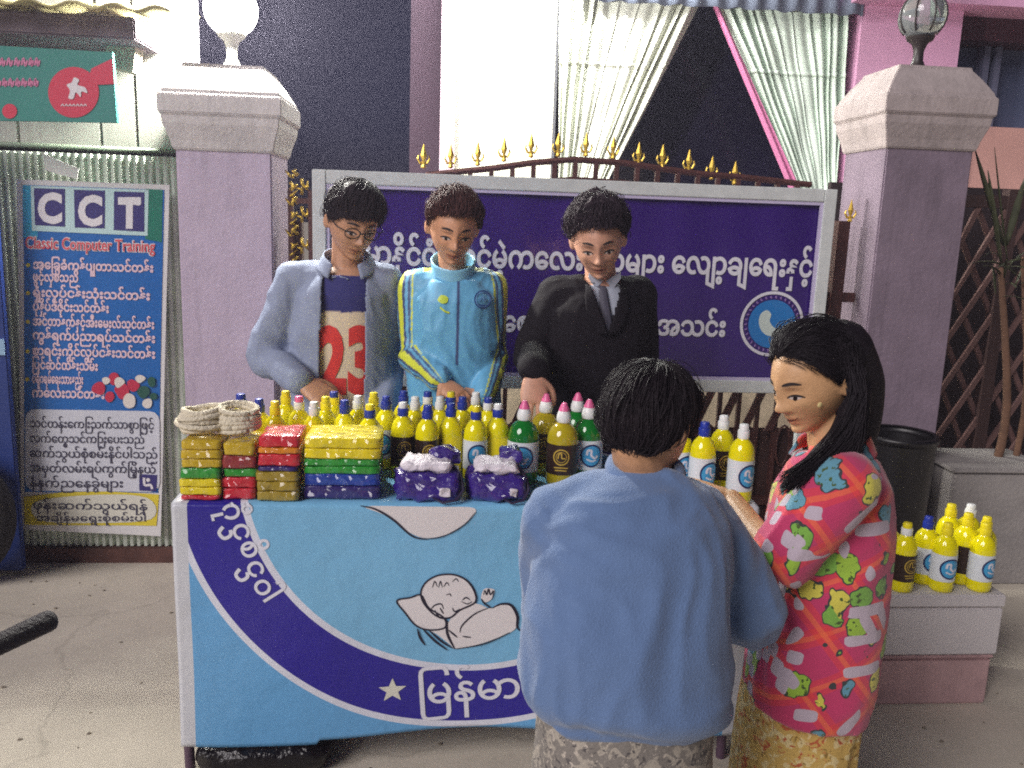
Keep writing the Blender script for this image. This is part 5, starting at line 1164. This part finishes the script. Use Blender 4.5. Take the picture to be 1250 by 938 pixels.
[sleeve(sw, bw, s, (.076, .071, .046), .97, 1) for s in 'RL']
finish('sweater', remesh(sw, .0065, 16), swm, bw.root, dispf=folds(.022, f=(5, 5, 4.5), seed=12, spots=[(V(J['elR']), .12, -.3), (V(J['elL']), .1, -.3), (bw.spine(.1), .14, .5)]))
nkc = V(J['neck']); build('neck_band', MB().tube([nkc+V((.060*math.cos(a), .058*math.sin(a)-.002, .010+.012*math.sin(a))) for a in [2*math.pi*k/32 for k in range(33)]], .011, 10, r2=1.3), swm, bw.root, world=True, smooth=True)
def skirt(g, m, r0, r1, name='longyi', seed=0, fold=.012):
    mb = MB(); ft = V(g.J['foot']); pe = V(g.J['pel']); R = []
    for t, k in ((0, 0), (.12, .3), (.35, .5), (.7, .8), (1, 1)):
        c = pe.lerp(V((ft.x, ft.y, .10)), t)+V((0, 0, .06*(1-t))); R.append((c, g.lat(0), g.fwd(0), r0[0]+(r1[0]-r0[0])*k, r0[1]+(r1[1]-r0[1])*k))
    rings_mb(mb, R, 48, 2.2)
    return finish(name, remesh(mb, .008, 3), m, g.root, dispf=folds(fold, f=(14, 14, 2.2), seed=seed))
def print_mat(name, base, spots, scale, rough=.85):
    m = mat(name, base, rough=rough, bump=.2, bscale=200); n = m.node_tree.nodes; l = m.node_tree.links; p = n['Principled BSDF']; tc = n.new('ShaderNodeTexCoord'); last = None
    for i, (c_, sc_, thr, off) in enumerate(spots):
        mp = n.new('ShaderNodeMapping'); mp.inputs['Location'].default_value = (off, off*.7, off*.3); l.new(tc.outputs['Object'], mp.inputs[0])
        nz = n.new('ShaderNodeTexNoise'); nz.inputs['Scale'].default_value = sc_; nz.inputs['Detail'].default_value = 3; nz.inputs['Distortion'].default_value = 1.2; l.new(mp.outputs[0], nz.inputs[0])
        rp = n.new('ShaderNodeMapRange'); rp.inputs[1].default_value = thr; rp.inputs[2].default_value = thr+.04; l.new(nz.outputs[0], rp.inputs[0])
        mx = n.new('ShaderNodeMix'); mx.data_type = 'RGBA'; l.new(rp.outputs[0], mx.inputs[0]); mx.inputs[6].default_value = (*base, 1); mx.inputs[7].default_value = (*c_, 1)
        if last: l.new(last, mx.inputs[6])
        last = mx.outputs[2]
    l.new(last, p.inputs['Base Color']); return m
skirt(bw, print_mat('grey_longyi_print', S(128, 122, 116), [(S(168, 160, 148), 38, .52, 0), (S(88, 84, 84), 55, .60, 4), (S(190, 180, 168), 90, .62, 9)], 1), (.142, .116), (.172, .145), seed=3, fold=.006)

# ---- girl in the pink printed jacket
J = dict(pel=A_(985, 815, 1.60), waist=A_(1000, 740, 1.61), chest=A_(1012, 630, 1.61), neck=A_(1016, 552, 1.60), shR=A_(1010, 585, 1.73), shL=A_(1030, 592, 1.47), elR=A_(950, 690, 1.84), elL=A_(958, 678, 1.50), latp=(.25, 1, 0),
    wrR=(.57, 1.98, .79), wrL=A_(893, 610, 1.70), head=A_(993, 463, 1.60), hf=(-.88, -.32, -.40), hup=(-.10, 0, 1), hs=.905, foot=(.78, 1.63, 0), jaw=1.1, smile=.007,
    handR=dict(d=(-.6, .7, -.2), n=(0, .2, -1), t=(-.5, -.8, .3), curl=.5), handL=dict(d=(-.75, .55, .15), n=(-.2, .2, -.9), t=(-.3, .7, .5), curl=.35))
JG = J
gw = make_person('girl with long black hair in pink printed jacket holding out her hand', 'customers at the stall', SKG, J, k=.88, voxel=.0034)
def long_hair(mb):
    H, hc = gw.H, gw.hc
    P = lambda px, py, Y: at(px, py, Y)
    mb.limb([P(1024, 430, 1.61), P(1040, 470, 1.62), P(1040, 525, 1.61), P(1020, 568, 1.58)], [.066, .062, .050, .028], 16)
    mb.limb([P(1046, 478, 1.57), P(1036, 525, 1.54), P(1004, 558, 1.50), P(958, 590, 1.468)], [.028, .032, .024, .006], 14)
    mb.limb([P(1030, 450, 1.64), P(1030, 520, 1.66), P(1010, 560, 1.68)], [.05, .05, .02], 14)
ho, hmat = hair_fig(gw, S(28, 22, 28), thick=.013, noisy=.005, n=3200, length=.13, wid=.0011, seed=14, low=-.02, sides=.8, crown=(.05, .80, .60), shape=lambda d: .5*max(0, d[2]), extra=long_hair)
ls_ = MB(); r = random.Random(4)
for k in range(1100):
    t = r.random(); a = at(1020+38*t, 418+42*t*t+r.uniform(-6, 14), 1.535+r.uniform(-.01, .05)); b_ = at(1036+22*r.random(), 488+r.uniform(-10, 20), 1.515+r.uniform(-.015, .05)); t2 = r.random(); e_ = at(950+88*t2, 592-28*t2+r.uniform(-14, 14), 1.455+.03*t2+r.uniform(-.01, .02))
    ls_.limb([a, b_, b_.lerp(e_, .5)+V((.012, -.008, -.01)), e_], [.0010, .0013, .0011, .0004], 4, 3)
build('long_strands', ls_, hmat, ho, smooth=True, world=True)
er_ = MB(); epos = gw.hc+gw.H @ V((-.079, -.004, -.04)); er_.tube([epos+V((.006*math.cos(a), -.004, .008*math.sin(a)-.006)) for a in [2*math.pi*k/14 for k in range(15)]], .0014, 6); build('earring', er_, gold, gw.root, world=True, smooth=True)
build('cheek_paste', MB().ell(gw.hc+gw.H @ V((-.062, .050, -.020)), (.0016, .006, .005), gw.H), mat('pale_yellow_paste', S(236, 214, 150), rough=.7), gw.root, world=True, smooth=True)
# printed flannel: orange checks, green and teal patches, grey bars on magenta
pm = mat('pink_flannel', S(212, 58, 128), rough=.92, bump=.3, bscale=260, sheen=.3, bdist=.004); n = pm.node_tree.nodes; l = pm.node_tree.links; p = n['Principled BSDF']; tc = n.new('ShaderNodeTexCoord')
def mixc(fac, a, bcol):
    mx = n.new('ShaderNodeMix'); mx.data_type = 'RGBA'; l.new(fac, mx.inputs[0])
    if isinstance(a, tuple): mx.inputs[6].default_value = (*a, 1)
    else: l.new(a, mx.inputs[6])
    if isinstance(bcol, tuple): mx.inputs[7].default_value = (*bcol, 1)
    else: l.new(bcol, mx.inputs[7])
    return mx.outputs[2]
def mathn(op, a, b_=None):
    q = n.new('ShaderNodeMath'); q.operation = op
    for i, x in enumerate((a, b_)):
        if x is None: continue
        if isinstance(x, (int, float)): q.inputs[i].default_value = x
        else: l.new(x, q.inputs[i])
    return q.outputs[0]
cur = S(188, 56, 100)
for rotv, scv in (((0, .5, .35), 11.0), ((0, -.9, .2), 10.0)):
    mp = n.new('ShaderNodeMapping'); mp.inputs['Rotation'].default_value = rotv; l.new(tc.outputs['Object'], mp.inputs[0]); sp = n.new('ShaderNodeSeparateXYZ'); l.new(mp.outputs[0], sp.inputs[0])
    fr = mathn('FRACT', mathn('MULTIPLY', sp.outputs[2], scv)); cur = mixc(mathn('MULTIPLY', mathn('LESS_THAN', fr, .34), .45), cur, S(226, 64, 50)); cur = mixc(mathn('MULTIPLY', mathn('LESS_THAN', mathn('ABSOLUTE', mathn('SUBTRACT', fr, .17)), .05), .6), cur, S(232, 112, 70))
def patches(scale, stretch, thr, off, cols, soft=.03):
    global cur
    mp = n.new('ShaderNodeMapping'); mp.inputs['Scale'].default_value = stretch; mp.inputs['Location'].default_value = off; mp.inputs['Rotation'].default_value = (off[0], off[1], off[2]); l.new(tc.outputs['Object'], mp.inputs[0])
    dn = n.new('ShaderNodeTexNoise'); dn.inputs['Scale'].default_value = 26; l.new(mp.outputs[0], dn.inputs[0]); dm = n.new('ShaderNodeVectorMath'); dm.operation = 'SCALE'; dm.inputs['Scale'].default_value = .045; l.new(dn.outputs['Color'], dm.inputs[0]); da = n.new('ShaderNodeVectorMath'); l.new(mp.outputs[0], da.inputs[0]); l.new(dm.outputs[0], da.inputs[1])
    vo = n.new('ShaderNodeTexVoronoi'); vo.inputs['Scale'].default_value = scale; vo.inputs['Randomness'].default_value = .85; l.new(da.outputs[0], vo.inputs[0])
    sp = n.new('ShaderNodeSeparateColor'); l.new(vo.outputs['Color'], sp.inputs[0])
    ins = mathn('LESS_THAN', vo.outputs['Distance'], thr); rim = mathn('LESS_THAN', vo.outputs['Distance'], thr*1.12)
    rp = n.new('ShaderNodeValToRGB'); rp.color_ramp.interpolation = 'CONSTANT'; e = rp.color_ramp.elements
    for i, (pos, c_) in enumerate(cols):
        q = e[i] if i < 2 else e.new(pos); q.position = pos; q.color = (*c_[:3], 1)
    l.new(sp.outputs[0], rp.inputs[0]); on = mathn('LESS_THAN', sp.outputs[1], .8)
    cur = mixc(mathn('MULTIPLY', rim, on), cur, S(58, 60, 62)); cur = mixc(mathn('MULTIPLY', ins, on), cur, rp.outputs[0])
    v2 = n.new('ShaderNodeTexNoise'); v2.inputs['Scale'].default_value = 90; l.new(tc.outputs['Object'], v2.inputs[0]); cur = mixc(mathn('MULTIPLY', mathn('MULTIPLY', ins, on), mathn('GREATER_THAN', v2.outputs[0], .62)), cur, S(70, 90, 40))
patches(17, (1, 1, .85), .37, (.3, .2, .1), [(0, S(150, 186, 62)), (.45, S(120, 170, 70)), (.62, S(96, 150, 170)), (.8, S(206, 196, 80))])
for rot_, off_ in (((.2, .75, .1), 0), ((.1, -.6, .3), 3.3), ((.0, 1.5, .2), 7.1)):
    mp = n.new('ShaderNodeMapping'); mp.vector_type = 'TEXTURE'; mp.inputs['Rotation'].default_value = rot_; mp.inputs['Location'].default_value = (off_, off_*.6, off_*.4); mp.inputs['Scale'].default_value = (1, 1, 3.4); l.new(tc.outputs['Object'], mp.inputs[0])
    vo = n.new('ShaderNodeTexVoronoi'); vo.distance = 'MINKOWSKI'; vo.inputs['Exponent'].default_value = 4; vo.inputs['Scale'].default_value = 24; vo.inputs['Randomness'].default_value = .7; l.new(mp.outputs[0], vo.inputs[0]); sp = n.new('ShaderNodeSeparateColor'); l.new(vo.outputs['Color'], sp.inputs[0])
    cur = mixc(mathn('MULTIPLY', mathn('LESS_THAN', vo.outputs['Distance'], .30), mathn('LESS_THAN', sp.outputs[2], .26)), cur, S(186, 172, 184))
l.new(cur, p.inputs['Base Color'])
jk = MB(); torso(jk, gw, [(-.14, .150, .125), (-.06, .152, .128), (0, .155, .130), (.33, .156, .126), (.62, .158, .124), (.80, .142, .112), (.93, .092, .086), (1.0, .068, .066)])
sleeve(jk, gw, 'R', (.066, .066, .060), .45); sleeve(jk, gw, 'L', (.066, .066, .056), .06)
finish('printed_jacket', remesh(jk, .0065, 5), pm, gw.root, dispf=folds(.008, seed=21, spots=[(V(J['elL']), .1, 1)]))
cb = MB().sheet(lambda u, v: V(J['neck'])+V(((.064+.016*v)*math.cos(2*math.pi*(u*.86+.57)), (.064+.016*v)*math.sin(2*math.pi*(u*.86+.57)), .03-.035*v+.012*math.cos(2*math.pi*(u*.86+.57)))), 40, 5)
build('collar', cb, pm, gw.root, smooth=True, world=True, solid=.006)
skirt(gw, print_mat('yellow_longyi_print', S(206, 172, 96), [(S(226, 206, 150), 34, .52, 0), (S(186, 96, 60), 42, .60, 5), (S(150, 120, 60), 60, .60, 8)], 1), (.135, .115), (.15, .13), seed=6)
